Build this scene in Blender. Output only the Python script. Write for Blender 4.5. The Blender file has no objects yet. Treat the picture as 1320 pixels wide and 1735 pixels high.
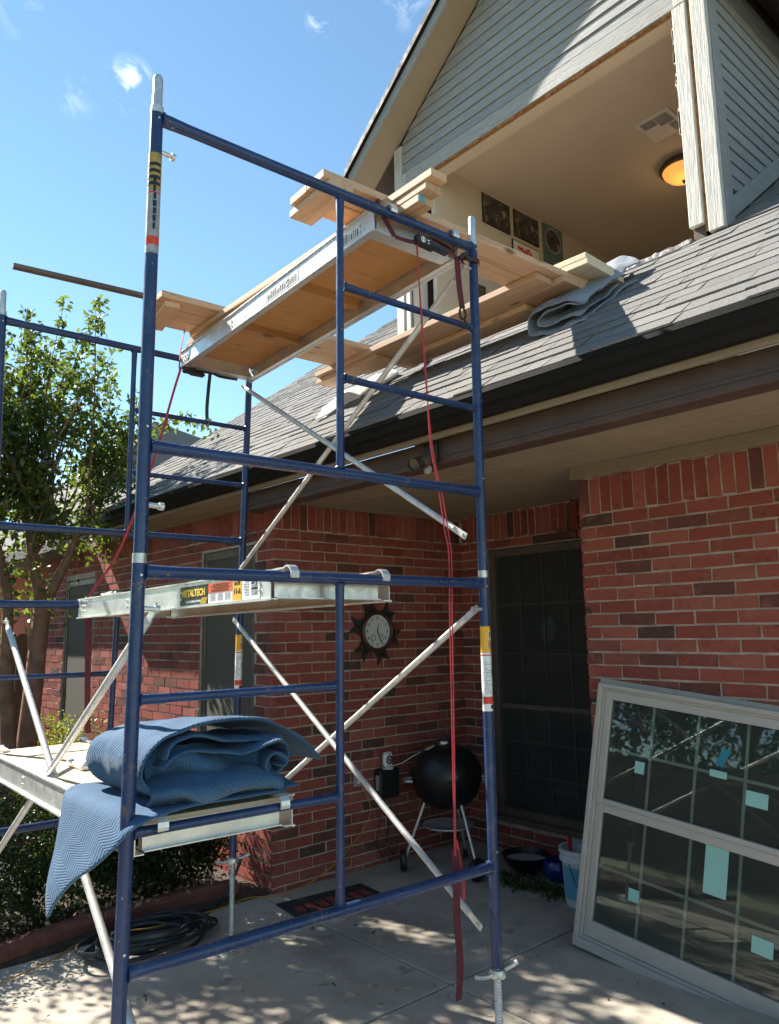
import bpy, bmesh, math, random
import numpy as np
from mathutils import Vector, Matrix, Euler
R = math.radians
random.seed(7); rng = np.random.default_rng(7)
scn = bpy.context.scene
COL = scn.collection

# ------------------------------------------------------------------ camera, sky, sun, exposure
CAM = Vector((-0.979, -2.310, 1.904)); YAW, PITCH, ROLL = R(48.723), R(8.855), R(-0.987); FPX = 1290.5
fw = Vector((math.cos(PITCH)*math.cos(YAW), math.cos(PITCH)*math.sin(YAW), math.sin(PITCH)))
rt0 = Vector((math.sin(YAW), -math.cos(YAW), 0)); up0 = rt0.cross(fw)
rt = rt0*math.cos(ROLL)+up0*math.sin(ROLL); up = -rt0*math.sin(ROLL)+up0*math.cos(ROLL)
cd = bpy.data.cameras.new('camera'); cam = bpy.data.objects.new('camera', cd); COL.objects.link(cam)
cam.matrix_world = Matrix(((rt.x, up.x, -fw.x, CAM.x), (rt.y, up.y, -fw.y, CAM.y), (rt.z, up.z, -fw.z, CAM.z), (0, 0, 0, 1)))
cd.sensor_fit = 'VERTICAL'; cd.sensor_height = 36; cd.lens = 36*FPX/1735; cd.clip_start = 0.05; cd.clip_end = 1000
scn.camera = cam

SUN = Vector((-1.12, 3.70, 3.50)).normalized()
SUN_EL = math.asin(SUN.z); SUN_ROT = math.atan2(SUN.x, SUN.y)
scn.world = bpy.data.worlds.new('World'); scn.world.use_nodes = True
wn, wl = scn.world.node_tree.nodes, scn.world.node_tree.links
wn.clear()
wo = wn.new('ShaderNodeOutputWorld'); bg = wn.new('ShaderNodeBackground'); sky = wn.new('ShaderNodeTexSky')
sky.sky_type = 'NISHITA'; sky.sun_disc = False; sky.sun_elevation = SUN_EL; sky.sun_rotation = SUN_ROT
sky.air_density = 1.0; sky.dust_density = 0.0; sky.ozone_density = 2.5
bg.inputs[1].default_value = 0.086
# a few small wisps of fair-weather cloud
tc = wn.new('ShaderNodeTexCoord'); nz = wn.new('ShaderNodeTexNoise'); nz.inputs['Scale'].default_value = 30; nz.inputs['Detail'].default_value = 8; nz.inputs['Distortion'].default_value = .7
nz.inputs['Roughness'].default_value = 0.6
wl.new(tc.outputs['Generated'], nz.inputs['Vector'])
def pxdir(x, y): return (fw+rt*((x-660)/FPX)+up*((867.5-y)/FPX)).normalized()
acc = None
for (x, y, r, a) in ((220, 136, 0.024, 1.0), (206, 154, 0.020, .8), (542, 38, 0.016, .6), (130, 165, 0.022, .22), (40, 12, 0.04, .12), (690, 5, 0.03, .22)):
    d = pxdir(x, y)
    vm = wn.new('ShaderNodeVectorMath'); vm.operation = 'DISTANCE'; vm.inputs[1].default_value = d
    wl.new(tc.outputs['Generated'], vm.inputs[0])
    mr = wn.new('ShaderNodeMapRange'); mr.interpolation_type = 'SMOOTHSTEP'
    mr.inputs['From Min'].default_value = r*1.25; mr.inputs['From Max'].default_value = 0; mr.inputs['To Max'].default_value = a
    wl.new(vm.outputs['Value'], mr.inputs['Value'])
    if acc is None: acc = mr.outputs[0]
    else:
        m = wn.new('ShaderNodeMath'); m.operation = 'MAXIMUM'; wl.new(acc, m.inputs[0]); wl.new(mr.outputs[0], m.inputs[1]); acc = m.outputs[0]
nr = wn.new('ShaderNodeMapRange'); nr.inputs['From Min'].default_value = .47; nr.inputs['From Max'].default_value = .72
wl.new(nz.outputs['Fac'], nr.inputs['Value'])
mm = wn.new('ShaderNodeMath'); mm.operation = 'MULTIPLY'; wl.new(acc, mm.inputs[0]); wl.new(nr.outputs[0], mm.inputs[1])
mx = wn.new('ShaderNodeMix'); mx.data_type = 'RGBA'; mx.inputs['B'].default_value = (11, 11.3, 11.6, 1)
gr = wn.new('ShaderNodeMix'); gr.data_type = 'RGBA'; gr.blend_type = 'MULTIPLY'; gr.inputs['Factor'].default_value = 1; gr.inputs['B'].default_value = (.98, 1.09, 1.0, 1)
wl.new(sky.outputs[0], gr.inputs['A'])
wl.new(mm.outputs[0], mx.inputs['Factor']); wl.new(gr.outputs['Result'], mx.inputs['A'])
wl.new(mx.outputs['Result'], bg.inputs[0]); wl.new(bg.outputs[0], wo.inputs[0])

sl = bpy.data.lights.new('sun', 'SUN'); sl.energy = 5.0; sl.angle = R(0.53); sl.color = (1.0, 0.94, 0.84)
so = bpy.data.objects.new('sun', sl); COL.objects.link(so); so.rotation_euler = SUN.to_track_quat('Z', 'Y').to_euler(); so.location = (0, 0, 20)
scn.view_settings.view_transform = 'Standard'; scn.view_settings.look = 'None'; scn.view_settings.gamma = 1
scn.view_settings.use_curve_mapping = False
scn.view_settings.exposure = 1.38
scn.cycles.max_bounces = 8; scn.cycles.diffuse_bounces = 5; scn.cycles.transparent_max_bounces = 24
scn.cycles.use_denoising = True

# ------------------------------------------------------------------ helpers
def S2(*a): return Vector(a)
def proj(P):
    d = Vector(P)-CAM; z = d.dot(fw)
    if z < .1: return None
    return 660+FPX*d.dot(rt)/z, 867.5-FPX*d.dot(up)/z, z

class MB:
    """collects boxes, tubes, sheets into one mesh"""
    def __init__(s): s.v = []; s.f = []; s.uv = None
    def add(s, V, F):
        o = len(s.v); s.v += [tuple(v) for v in V]; s.f += [tuple(i+o for i in f) for f in F]; return s
    def box(s, lo, hi, M=None):
        x0, y0, z0 = lo; x1, y1, z1 = hi
        V = [Vector(p) for p in ((x0,y0,z0),(x1,y0,z0),(x1,y1,z0),(x0,y1,z0),(x0,y0,z1),(x1,y0,z1),(x1,y1,z1),(x0,y1,z1))]
        if M is not None: V = [M @ v for v in V]
        return s.add(V, ((3,2,1,0),(4,5,6,7),(0,1,5,4),(1,2,6,5),(2,3,7,6),(3,0,4,7)))
    def cbox(s, c, size, M=None):
        h = Vector(size)/2; c = Vector(c); return s.box(c-h, c+h, M)
    def tube(s, pts, r, n=12, caps=True, flat=None):
        pts = [Vector(p) for p in pts]; rs = r if isinstance(r, (list, tuple)) else [r]*len(pts)
        V = []; t0 = None
        for i, p in enumerate(pts):
            t = (pts[min(i+1, len(pts)-1)]-pts[max(i-1, 0)]).normalized()
            if t0 is None:
                a = Vector((0, 0, 1)) if abs(t.z) < .9 else Vector((1, 0, 0)); x = t.cross(a).normalized()
            else: x = (x-t*x.dot(t)).normalized()
            t0 = t; y = t.cross(x)
            for k in range(n):
                an = 2*math.pi*k/n; V.append(p+(x*math.cos(an)+y*math.sin(an))*rs[i])
        F = []
        for i in range(len(pts)-1):
            for k in range(n):
                a = i*n+k; b = i*n+(k+1) % n; F.append((a, b, b+n, a+n))
        if caps: F += [tuple(range(n))[::-1], tuple((len(pts)-1)*n+k for k in range(n))]
        return s.add(V, F)
    def lathe(s, prof, n=24, M=None):
        V = []; F = []
        for (r, z) in prof:
            for k in range(n):
                an = 2*math.pi*k/n; v = Vector((r*math.cos(an), r*math.sin(an), z)); V.append(M @ v if M is not None else v)
        for i in range(len(prof)-1):
            for k in range(n):
                a = i*n+k; b = i*n+(k+1) % n; F.append((a, b, b+n, a+n))
        return s.add(V, F)
    def prism(s, poly, d):
        """planar polygon extruded by vector d"""
        n = len(poly); d = Vector(d); P = [Vector(p) for p in poly]
        return s.add(P+[p+d for p in P], [tuple(range(n))[::-1], tuple(n+i for i in range(n))]+[(i, (i+1) % n, n+(i+1) % n, n+i) for i in range(n)])
    def mesh(s, name, fix=True):
        me = bpy.data.meshes.new(name); me.from_pydata(s.v, [], s.f)
        if fix:
            bm = bmesh.new(); bm.from_mesh(me); bmesh.ops.recalc_face_normals(bm, faces=bm.faces); bm.to_mesh(me); bm.free()
        return me

def link(o, parent=None):
    COL.objects.link(o)
    if parent is not None: o.parent = parent
    return o
def obj(name, mb, mat, parent=None, smooth=False, bevel=0, label=None, cat=None, group=None, kind=None, loc=None, rot=None, solid=0, sub=0):
    me = mb.mesh(name) if isinstance(mb, MB) else mb
    if bevel:
        bm = bmesh.new(); bm.from_mesh(me)
        bmesh.ops.bevel(bm, geom=[e for e in bm.edges if len(e.link_faces) == 2 and e.calc_face_angle(0) > .6], offset=bevel, segments=1, affect='EDGES', clamp_overlap=True)
        bm.to_mesh(me); bm.free()
    if mat is not None and len(me.materials) == 0: me.materials.append(mat)
    if smooth:
        me.polygons.foreach_set('use_smooth', [True]*len(me.polygons))
        try: me.set_sharp_from_angle(angle=R(40))
        except Exception: pass
    o = bpy.data.objects.new(name, me); link(o, parent)
    if loc is not None: o.location = loc
    if rot is not None: o.rotation_euler = rot
    if solid:
        md = o.modifiers.new('thickness', 'SOLIDIFY'); md.thickness = solid; md.offset = 0
    if sub:
        md = o.modifiers.new('smooth', 'SUBSURF'); md.levels = sub; md.render_levels = sub
    tag(o, label, cat, group, kind); return o
def tag(o, label=None, cat=None, group=None, kind=None):
    for k, v in (('label', label), ('category', cat), ('group', group), ('kind', kind)):
        if v: o[k] = v
    return o
def empty(name, loc=(0,0,0), rotz=0, parent=None, label=None, cat=None, group=None):
    o = bpy.data.objects.new(name, None); link(o, parent); o.location = loc; o.rotation_euler = (0, 0, rotz); o.empty_display_size = .05
    return tag(o, label, cat, group)
def spline(pts, n=8):
    """Catmull-Rom through points"""
    P = [Vector(p) for p in pts]; P = [P[0]*2-P[1]]+P+[P[-1]*2-P[-2]]; out = []
    for i in range(1, len(P)-2):
        for k in range(n):
            t = k/n; a, b, c, d = P[i-1:i+3]
            out.append(.5*((2*b)+(c-a)*t+(2*a-5*b+4*c-d)*t*t+(3*b-a-3*c+d)*t**3))
    return out+[P[-2]]
def textmesh(name, body, size, M, mat, parent, bold=0, ext=.0008, align='CENTER'):
    cu = bpy.data.curves.new(name, 'FONT'); cu.body = body; cu.size = size; cu.align_x = align; cu.align_y = 'CENTER'; cu.extrude = ext; cu.offset = bold; cu.resolution_u = 3
    tmp = bpy.data.objects.new(name+'_c', cu); COL.objects.link(tmp)
    me = bpy.data.meshes.new_from_object(tmp.evaluated_get(bpy.context.evaluated_depsgraph_get()))
    bpy.data.objects.remove(tmp); bpy.data.curves.remove(cu)
    me.transform(M); me.materials.clear(); me.materials.append(mat); me.name = name
    return link(bpy.data.objects.new(name, me), parent)

# ------------------------------------------------------------------ materials
def newmat(name):
    m = bpy.data.materials.new(name); m.use_nodes = True; nt = m.node_tree
    return m, nt.nodes, nt.links, nt.nodes['Principled BSDF']
def N(n, t, **k):
    x = n.new(t)
    for a, v in k.items():
        if hasattr(x, a): setattr(x, a, v)
        else: x.inputs[a.replace('_', ' ')].default_value = v
    return x
def rgba(c): return (c[0], c[1], c[2], 1)
def mixc(n, l, fac, a, b, mode='MIX'):
    x = n.new('ShaderNodeMix'); x.data_type = 'RGBA'; x.blend_type = mode
    for sock, v in (('Factor', fac), ('A', a), ('B', b)):
        if hasattr(v, 'links') or hasattr(v, 'is_linked'): l.new(v, x.inputs[sock])
        else: x.inputs[sock].default_value = v if sock == 'Factor' else rgba(v)
    return x.outputs['Result']
def rnd(n, l):
    """one random number per object or loose piece"""
    a = n.new('ShaderNodeObjectInfo'); g = n.new('ShaderNodeNewGeometry')
    s = N(n, 'ShaderNodeMath', operation='ADD'); l.new(a.outputs['Random'], s.inputs[0]); l.new(g.outputs['Random Per Island'], s.inputs[1])
    f = N(n, 'ShaderNodeMath', operation='FRACT'); l.new(s.outputs[0], f.inputs[0]); return f.outputs[0]
def ramp(n, l, fac, stops, interp='LINEAR'):
    r = n.new('ShaderNodeValToRGB'); cr = r.color_ramp; cr.interpolation = interp
    while len(cr.elements) < len(stops): cr.elements.new(.5)
    for e, (p, c) in zip(cr.elements, stops): e.position = p; e.color = rgba(c) if len(c) == 3 else c
    l.new(fac, r.inputs[0]); return r.outputs[0]
def noise(n, l, scale, detail=4, rough=.55, coord='Object', stretch=None, dist=0):
    t = n.new('ShaderNodeTexCoord'); v = t.outputs[coord] if coord != 'Position' else n.new('ShaderNodeNewGeometry').outputs['Position']
    if stretch:
        mp = n.new('ShaderNodeMapping'); mp.inputs['Scale'].default_value = stretch; l.new(v, mp.inputs['Vector']); v = mp.outputs[0]
    x = N(n, 'ShaderNodeTexNoise', Scale=scale, Detail=detail, Roughness=rough, Distortion=dist); l.new(v, x.inputs['Vector']); return x.outputs['Fac']
def bump(n, l, p, h, strength=.3, dist=.01):
    b = N(n, 'ShaderNodeBump', Strength=strength, Distance=dist); l.new(h, b.inputs['Height']); l.new(b.outputs[0], p.inputs['Normal'])
def simple(name, c, rough=.6, metal=0, var=.2, scale=6, bm=0, bscale=60, spec=.5, perpiece=0, coord='Position', dirt=None, chips=None):
    m, n, l, p = newmat(name); p.inputs['Roughness'].default_value = rough; p.inputs['Metallic'].default_value = metal
    p.inputs['Specular IOR Level'].default_value = spec
    f = noise(n, l, scale, 5, .6, coord); lo = [x*(1-var) for x in c]; hi = [x*(1+var) for x in c]
    c1 = ramp(n, l, f, ((.3, lo), (.7, hi)))
    if perpiece:
        c1 = mixc(n, l, 1.0, c1, ramp(n, l, rnd(n, l), ((0, [1-perpiece]*3), (1, [1+perpiece]*3))), 'MULTIPLY')
    if dirt:
        d = noise(n, l, dirt[1], 6, .65, coord); c1 = mixc(n, l, ramp(n, l, d, ((dirt[2], (0,0,0)), (dirt[2]+.12, (1,1,1)))), c1, dirt[0])
    if chips:
        d = noise(n, l, 26, 6, .72, coord); c1 = mixc(n, l, ramp(n, l, d, ((.625, (0,0,0)), (.65, (.85,.85,.85)))), c1, chips)
        d = noise(n, l, 70, 3, .6, coord); c1 = mixc(n, l, ramp(n, l, d, ((.70, (0,0,0)), (.73, (.8,.8,.8)))), c1, (.32,.33,.34))
    l.new(c1, p.inputs['Base Color'])
    r2 = ramp(n, l, noise(n, l, scale*3, 4, .6, coord), ((.3, [max(0, rough-.12)]*3), (.7, [min(1, rough+.12)]*3))); l.new(r2, p.inputs['Roughness'])
    if bm: bump(n, l, p, noise(n, l, bscale, 5, .6, coord), bm, .004)
    return m
def woodmat(name, light, dark, knots=True, rough=.65, per=.14):
    m, n, l, p = newmat(name); p.inputs['Roughness'].default_value = rough
    t = n.new('ShaderNodeTexCoord'); oi = n.new('ShaderNodeObjectInfo')
    off = N(n, 'ShaderNodeVectorMath', operation='ADD'); l.new(t.outputs['Object'], off.inputs[0])
    sc = N(n, 'ShaderNodeVectorMath', operation='SCALE'); sc.inputs['Scale'].default_value = 9.0
    cx = n.new('ShaderNodeCombineXYZ'); [l.new(oi.outputs['Random'], cx.inputs[i]) for i in range(3)]
    l.new(cx.outputs[0], sc.inputs[0]); l.new(sc.outputs[0], off.inputs[1])
    mp = n.new('ShaderNodeMapping'); mp.inputs['Scale'].default_value = (1.1, 16, 16); l.new(off.outputs[0], mp.inputs['Vector'])
    g = N(n, 'ShaderNodeTexNoise', Scale=2.2, Detail=6, Roughness=.62, Distortion=.8); l.new(mp.outputs[0], g.inputs['Vector'])
    c = ramp(n, l, g.outputs['Fac'], ((.3, dark), (.5, light), (.62, [x*.88 for x in light]), (.75, [min(1, x*1.08) for x in light])))
    if knots:
        mk = n.new('ShaderNodeMapping'); mk.inputs['Scale'].default_value = (2.4, 7, 7); l.new(off.outputs[0], mk.inputs['Vector'])
        vo = N(n, 'ShaderNodeTexVoronoi', Scale=1.0); l.new(mk.outputs[0], vo.inputs['Vector'])
        c = mixc(n, l, ramp(n, l, vo.outputs['Distance'], ((.05, (1,1,1)), (.13, (0,0,0)))), c, [x*.35 for x in dark])
    c = mixc(n, l, 1.0, c, ramp(n, l, rnd(n, l), ((0, [1-per]*3), (.5, (1, .97, .95)), (1, [1+per*.6]*3))), 'MULTIPLY')
    l.new(c, p.inputs['Base Color']); bump(n, l, p, g.outputs['Fac'], .25, .003)
    return m

def brickmat():
    m, n, l, p = newmat('brick'); p.inputs['Roughness'].default_value = .88; p.inputs['Specular IOR Level'].default_value = .25
    r = rnd(n, l)
    c = ramp(n, l, r, ((0, (.33,.095,.072)), (.16, (.38,.115,.088)), (.3, (.28,.085,.066)), (.44, (.41,.14,.105)), (.58, (.34,.10,.074)), (.72, (.29,.105,.082)), (.83, (.18,.078,.064)), (.91, (.115,.068,.056)), (.95, (.35,.125,.095)), (1, (.37,.105,.078))), 'CONSTANT')
    f = noise(n, l, 9, 5, .65, 'Position', (1, 1, 1.6))
    c = mixc(n, l, ramp(n, l, f, ((.54, (0,0,0)), (.70, (.55,.55,.55)))), c, (.42, .20, .14))
    f2 = noise(n, l, 17, 4, .6, 'Position'); c = mixc(n, l, ramp(n, l, f2, ((.58, (0,0,0)), (.78, (.6,.6,.6)))), c, (.055, .025, .024))
    f3 = noise(n, l, 160, 3, .6, 'Position'); c = mixc(n, l, .35, c, ramp(n, l, f3, ((.3, (.02,.01,.01)), (.7, (.42,.14,.10)))), 'OVERLAY')
    l.new(c, p.inputs['Base Color']); bump(n, l, p, noise(n, l, 70, 6, .7, 'Position'), .7, .006); return m
def shinglemat():
    m, n, l, p = newmat('shingle'); p.inputs['Roughness'].default_value = .93; p.inputs['Specular IOR Level'].default_value = .2
    c = ramp(n, l, rnd(n, l), ((0, (.165,.161,.155)), (.25, (.205,.200,.192)), (.5, (.178,.174,.167)), (.75, (.225,.219,.210)), (1, (.19,.185,.178))))
    c = mixc(n, l, 1, c, ramp(n, l, noise(n, l, 150, 4, .75, 'Position'), ((.3, (.40,.40,.40)), (.7, (1.55,1.52,1.5)))), 'MULTIPLY')
    c = mixc(n, l, ramp(n, l, noise(n, l, 3.5, 4, .6, 'Position'), ((.5, (0,0,0)), (.75, (.5,.5,.5)))), c, (.19,.18,.17))
    l.new(c, p.inputs['Base Color']); bump(n, l, p, noise(n, l, 240, 3, .7, 'Position'), .6, .004); return m
def concretemat():
    m, n, l, p = newmat('concrete'); p.inputs['Roughness'].default_value = .9; p.inputs['Specular IOR Level'].default_value = .25
    c = ramp(n, l, noise(n, l, 2.2, 7, .62, 'Position'), ((.28, (.34,.295,.24)), (.5, (.45,.40,.33)), (.72, (.50,.45,.375))))
    c = mixc(n, l, ramp(n, l, noise(n, l, .9, 6, .6, 'Position'), ((.47, (0,0,0)), (.64, (.7,.7,.7)))), c, (.225,.20,.17))
    c = mixc(n, l, ramp(n, l, noise(n, l, 5.5, 5, .7, 'Position'), ((.60, (0,0,0)), (.66, (.55,.55,.55)))), c, (.16,.14,.12))
    c = mixc(n, l, ramp(n, l, noise(n, l, 26, 3, .5, 'Position'), ((.66, (0,0,0)), (.72, (.5,.5,.5)))), c, (.13,.11,.09))
    c = mixc(n, l, .5, c, ramp(n, l, noise(n, l, 220, 2, .6, 'Position'), ((.3, (.25,.25,.25)), (.7, (.75,.75,.75)))), 'OVERLAY')
    l.new(c, p.inputs['Base Color']); bump(n, l, p, noise(n, l, 150, 5, .65, 'Position'), .35, .004); return m
def sidingmat(name, c0, c1, axis=(14, 1.2, 14), wear=.0):
    m, n, l, p = newmat(name); p.inputs['Roughness'].default_value = .62
    g = noise(n, l, 5, 7, .68, 'Position', axis, .9)
    c = ramp(n, l, g, ((.3, c0), (.6, c1)))
    c = mixc(n, l, 1, c, ramp(n, l, rnd(n, l), ((0, (.93,.93,.94)), (1, (1.05,1.05,1.04)))), 'MULTIPLY')
    l.new(c, p.inputs['Base Color']); bump(n, l, p, g, .8, .008); return m
def leafmat(name, c, tr, per=.35):
    m, n, l, p = newmat(name); out = [x for x in n if x.type == 'OUTPUT_MATERIAL'][0]
    k = ramp(n, l, rnd(n, l), ((0, [x*(1-per) for x in c]), (.6, c), (.9, [c[0]*1.7, c[1]*1.35, c[2]]), (1, [c[0]*2.4, c[1]*1.5, c[2]])))
    l.new(k, p.inputs['Base Color']); p.inputs['Roughness'].default_value = .42
    t = n.new('ShaderNodeBsdfTranslucent'); kt = ramp(n, l, rnd(n, l), ((0, [x*.7 for x in tr]), (1, [x*1.25 for x in tr]))); l.new(kt, t.inputs[0])
    a = n.new('ShaderNodeMixShader'); a.inputs[0].default_value = .42; l.new(p.outputs[0], a.inputs[1]); l.new(t.outputs[0], a.inputs[2]); l.new(a.outputs[0], out.inputs[0]); return m
def emitmat(name, c, s):
    m, n, l, p = newmat(name); p.inputs['Base Color'].default_value = rgba(c); p.inputs['Emission Color'].default_value = rgba(c); p.inputs['Emission Strength'].default_value = s; return m
def glassmat(name, tint, clear=.5, ior=1.5, haze=(.05,.06,.055)):
    m, n, l, p = newmat(name); out = [x for x in n if x.type == 'OUTPUT_MATERIAL'][0]
    tr = n.new('ShaderNodeBsdfTransparent'); tr.inputs[0].default_value = rgba(tint)
    gl = n.new('ShaderNodeBsdfGlossy'); gl.inputs['Roughness'].default_value = .015; gl.inputs[0].default_value = (.9, .95, 1, 1)
    df = n.new('ShaderNodeBsdfDiffuse'); df.inputs[0].default_value = rgba(haze)
    fr = n.new('ShaderNodeFresnel'); fr.inputs['IOR'].default_value = ior
    a = n.new('ShaderNodeMixShader'); a.inputs[0].default_value = clear; l.new(df.outputs[0], a.inputs[1]); l.new(tr.outputs[0], a.inputs[2])
    b = n.new('ShaderNodeMixShader'); l.new(fr.outputs[0], b.inputs[0]); l.new(a.outputs[0], b.inputs[1]); l.new(gl.outputs[0], b.inputs[2]); l.new(b.outputs[0], out.inputs[0])
    return m
def quiltmat(name, c, freq=56.0):
    m, n, l, p = newmat(name); p.inputs['Roughness'].default_value = .85; p.inputs['Sheen Weight'].default_value = .08; p.inputs['Sheen Roughness'].default_value = .5
    uv = n.new('ShaderNodeUVMap'); sx = n.new('ShaderNodeSeparateXYZ'); l.new(uv.outputs[0], sx.inputs[0])
    def math_(op, a, b=None):
        x = N(n, 'ShaderNodeMath', operation=op)
        for i, v in enumerate((a, b)):
            if v is None: continue
            if isinstance(v, (int, float)): x.inputs[i].default_value = v
            else: l.new(v, x.inputs[i])
        return x.outputs[0]
    zig = math_('MULTIPLY', math_('PINGPONG', sx.outputs[0], .055), 1.05)
    ph = math_('MULTIPLY', math_('ADD', sx.outputs[1], zig), freq*2*math.pi)
    s_ = math_('ABSOLUTE', math_('SINE', math_('MULTIPLY', ph, .5)))
    h = math_('POWER', s_, .45)
    wob = noise(n, l, 45, 4, .6, 'Object'); hh = math_('ADD', h, math_('ADD', math_('MULTIPLY', wob, .6), math_('MULTIPLY', noise(n, l, 14, 3, .5, 'Object', None, 1.2), 1.6)))
    bump(n, l, p, hh, .6, .005)
    k = ramp(n, l, h, ((.1, [x*.82 for x in c]), (.6, c))); k = mixc(n, l, .5, k, ramp(n, l, noise(n, l, 7, 5, .6, 'Object'), ((.3, [x*.75 for x in c]), (.7, [x*1.25 for x in c]))))
    l.new(k, p.inputs['Base Color']); return m

M_BRICK = brickmat(); M_MORTAR = simple('mortar', (.43,.365,.305), .95, var=.32, scale=9, bm=.5, bscale=120)
M_SHINGLE = shinglemat(); M_CONC = concretemat()
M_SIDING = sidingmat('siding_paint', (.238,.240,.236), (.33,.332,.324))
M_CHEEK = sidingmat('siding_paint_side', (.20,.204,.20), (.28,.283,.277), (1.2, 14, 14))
M_TRIM = sidingmat('trim_paint', (.36,.345,.31), (.60,.575,.52), (13, 13, 1.0))
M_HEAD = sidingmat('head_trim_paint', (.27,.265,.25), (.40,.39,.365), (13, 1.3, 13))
M_TAN = simple('tan_paint', (.25,.19,.128), .6, var=.1, scale=3, bm=.1, bscale=90)
M_SOFFIT = simple('soffit_paint', (.33,.262,.185), .7, var=.08, scale=2, bm=.15, bscale=120)
M_BROWN = simple('brown_paint', (.075,.048,.037), .55, var=.2, scale=5, bm=.25, bscale=50)
M_GUTTER = simple('bronze_gutter', (.0065,.0065,.0065), .6, var=.2, scale=4, spec=.2)
M_DRIP = simple('grey_drip_edge', (.20,.20,.19), .5, var=.1)
M_FRAME = simple('window_frame_tan', (.105,.085,.066), .55, var=.12)
M_DARKGLASS = glassmat('dark_window_glass', (.02,.022,.02), .25)
M_SCREEN = simple('solar_screen', (.10,.086,.066), .9, var=.08, scale=40, bm=.2, bscale=700)
M_MUNTIN = simple('muntin_dim', (.05,.047,.043), .6)
M_WALLIN = simple('room_paint', (.62,.545,.44), .8, var=.04, scale=2, bm=.08, bscale=200)
M_CEILIN = simple('ceiling_paint', (.64,.56,.46), .9, var=.04, scale=2, bm=.25, bscale=160)
M_WHITE = simple('white_paint', (.74,.72,.68), .5, var=.05)
M_RAW = simple('raw_sheathing', (.30,.15,.055), .9, var=.45, scale=30, bm=.6, bscale=60)
M_FOIL = simple('foil_tape', (.80,.80,.82), .28, metal=.9, var=.25, scale=30, bm=.9, bscale=35)
M_BLUE = simple('blue_enamel', (.014,.036,.110), .33, var=.22, scale=5, bm=.08, bscale=60, dirt=((.07,.085,.125), 9, .61), chips=(.17,.10,.065))
M_GALV = simple('galvanized_steel', (.60,.60,.58), .42, metal=.75, var=.2, scale=24, bm=.15, bscale=80, dirt=((.30,.22,.15), 12, .66))
M_BRACE = simple('zinc_brace_tube', (.62,.62,.60), .45, metal=.45, var=.18, scale=16, bm=.1, bscale=70, dirt=((.36,.27,.18), 9, .64))
M_ALU = simple('aluminium', (.68,.68,.67), .40, metal=.7, var=.12, scale=12, bm=.1, bscale=60, dirt=((.42,.38,.33), 14, .66))
M_LUMBER = woodmat('pine_lumber', (.60,.395,.245), (.43,.245,.135), per=.2)
M_PLY = woodmat('plywood', (.46,.235,.085), (.33,.155,.05), True, .7)
M_PLYTOP = woodmat('plywood_top', (.60,.48,.32), (.42,.32,.20), False, .8)
M_PALE = woodmat('pale_board', (.66,.58,.40), (.52,.43,.27), False)
M_STRIP = woodmat('weathered_strip', (.14,.10,.08), (.07,.05,.045), False)
M_RED = simple('red_strap', (.42,.035,.045), .7, var=.25, scale=40, bm=.4, bscale=300)
M_RED2 = simple('dark_red_strap', (.10,.011,.02), .75, var=.3, scale=40, bm=.4, bscale=300)  # dark red webbing, its colour lowered further for shade
M_BLACK = simple('black_plastic', (.015,.015,.016), .45, var=.2)
M_IRON = simple('rusty_iron', (.030,.021,.018), .75, var=.35, scale=30, bm=.4, bscale=80)
M_ENAMEL = simple('black_enamel', (.007,.007,.008), .38, var=.2)
M_QUILT = quiltmat('blue_quilt', (.027,.088,.175)); M_QUILTG = quiltmat('grey_quilt', (.25,.27,.31), 46)
M_PAPER = simple('white_label', (.78,.78,.76), .5, var=.05); M_YEL = simple('yellow_label', (.80,.42,.03), .5, var=.08)
M_LBLACK = simple('label_black', (.012,.012,.012), .4); M_LRED = simple('label_red', (.60,.05,.03), .5); M_ORANGE = simple('label_orange', (.72,.12,.03), .5)
M_WORN = simple('shaded_label', (.30,.31,.33), .6, var=.25, scale=30); M_SHADEYEL = simple('shaded_yellow', (.34,.24,.06), .6, var=.3, scale=30); M_LGREY = simple('label_print', (.33,.33,.34), .6); M_GOLD = simple('label_yellow_print', (.75,.52,.06), .5)  # first two are label colours with backlit shade painted in
M_VINYL = simple('vinyl_frame', (.43,.40,.36), .42, var=.05); M_GLASS = glassmat('new_window_glass', (.86,.92,.86), .80, 1.5, (.13,.145,.13)); M_GLASSB = glassmat('back_window_glass', (.20,.22,.21), .80, 1.3)
M_GRID = simple('window_grid', (.85,.85,.77), .5); M_TEAL = simple('teal_foam', (.30,.56,.50), .7, var=.06); M_TEALD = simple('blue_tape', (.02,.24,.32), .5)
M_BARK = simple('crape_bark', (.20,.115,.075), .85, var=.4, scale=10, bm=.6, bscale=30)
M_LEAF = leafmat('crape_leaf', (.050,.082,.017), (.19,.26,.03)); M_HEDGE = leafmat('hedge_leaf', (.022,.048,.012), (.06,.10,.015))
M_LIME = leafmat('lime_leaf', (.13,.17,.02), (.35,.40,.04)); M_WEED = leafmat('weed_leaf', (.05,.085,.025), (.08,.12,.02))
M_SOIL = simple('mulch', (.055,.038,.027), .95, var=.5, scale=22, bm=.9, bscale=40); M_EDGE = simple('red_edging', (.16,.055,.04), .9, var=.25, scale=12, bm=.6, bscale=60)
M_LAWN = simple('lawn', (.23,.215,.115), .95, var=.4, scale=9, bm=.8, bscale=60)
M_HOSE = simple('hose_rubber', (.022,.024,.026), .5, var=.3); M_CORD = simple('yellow_cord', (.42,.20,.02), .6); M_FENCE = simple('cedar_fence', (.21,.115,.07), .9, var=.3, scale=6, bm=.5, bscale=40, perpiece=.2)
M_MAT = simple('rubber_mat', (.022,.022,.021), .95, var=.3, scale=60, bm=.6, bscale=200); M_MATRED = simple('mat_red', (.30,.045,.035), .95)
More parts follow.
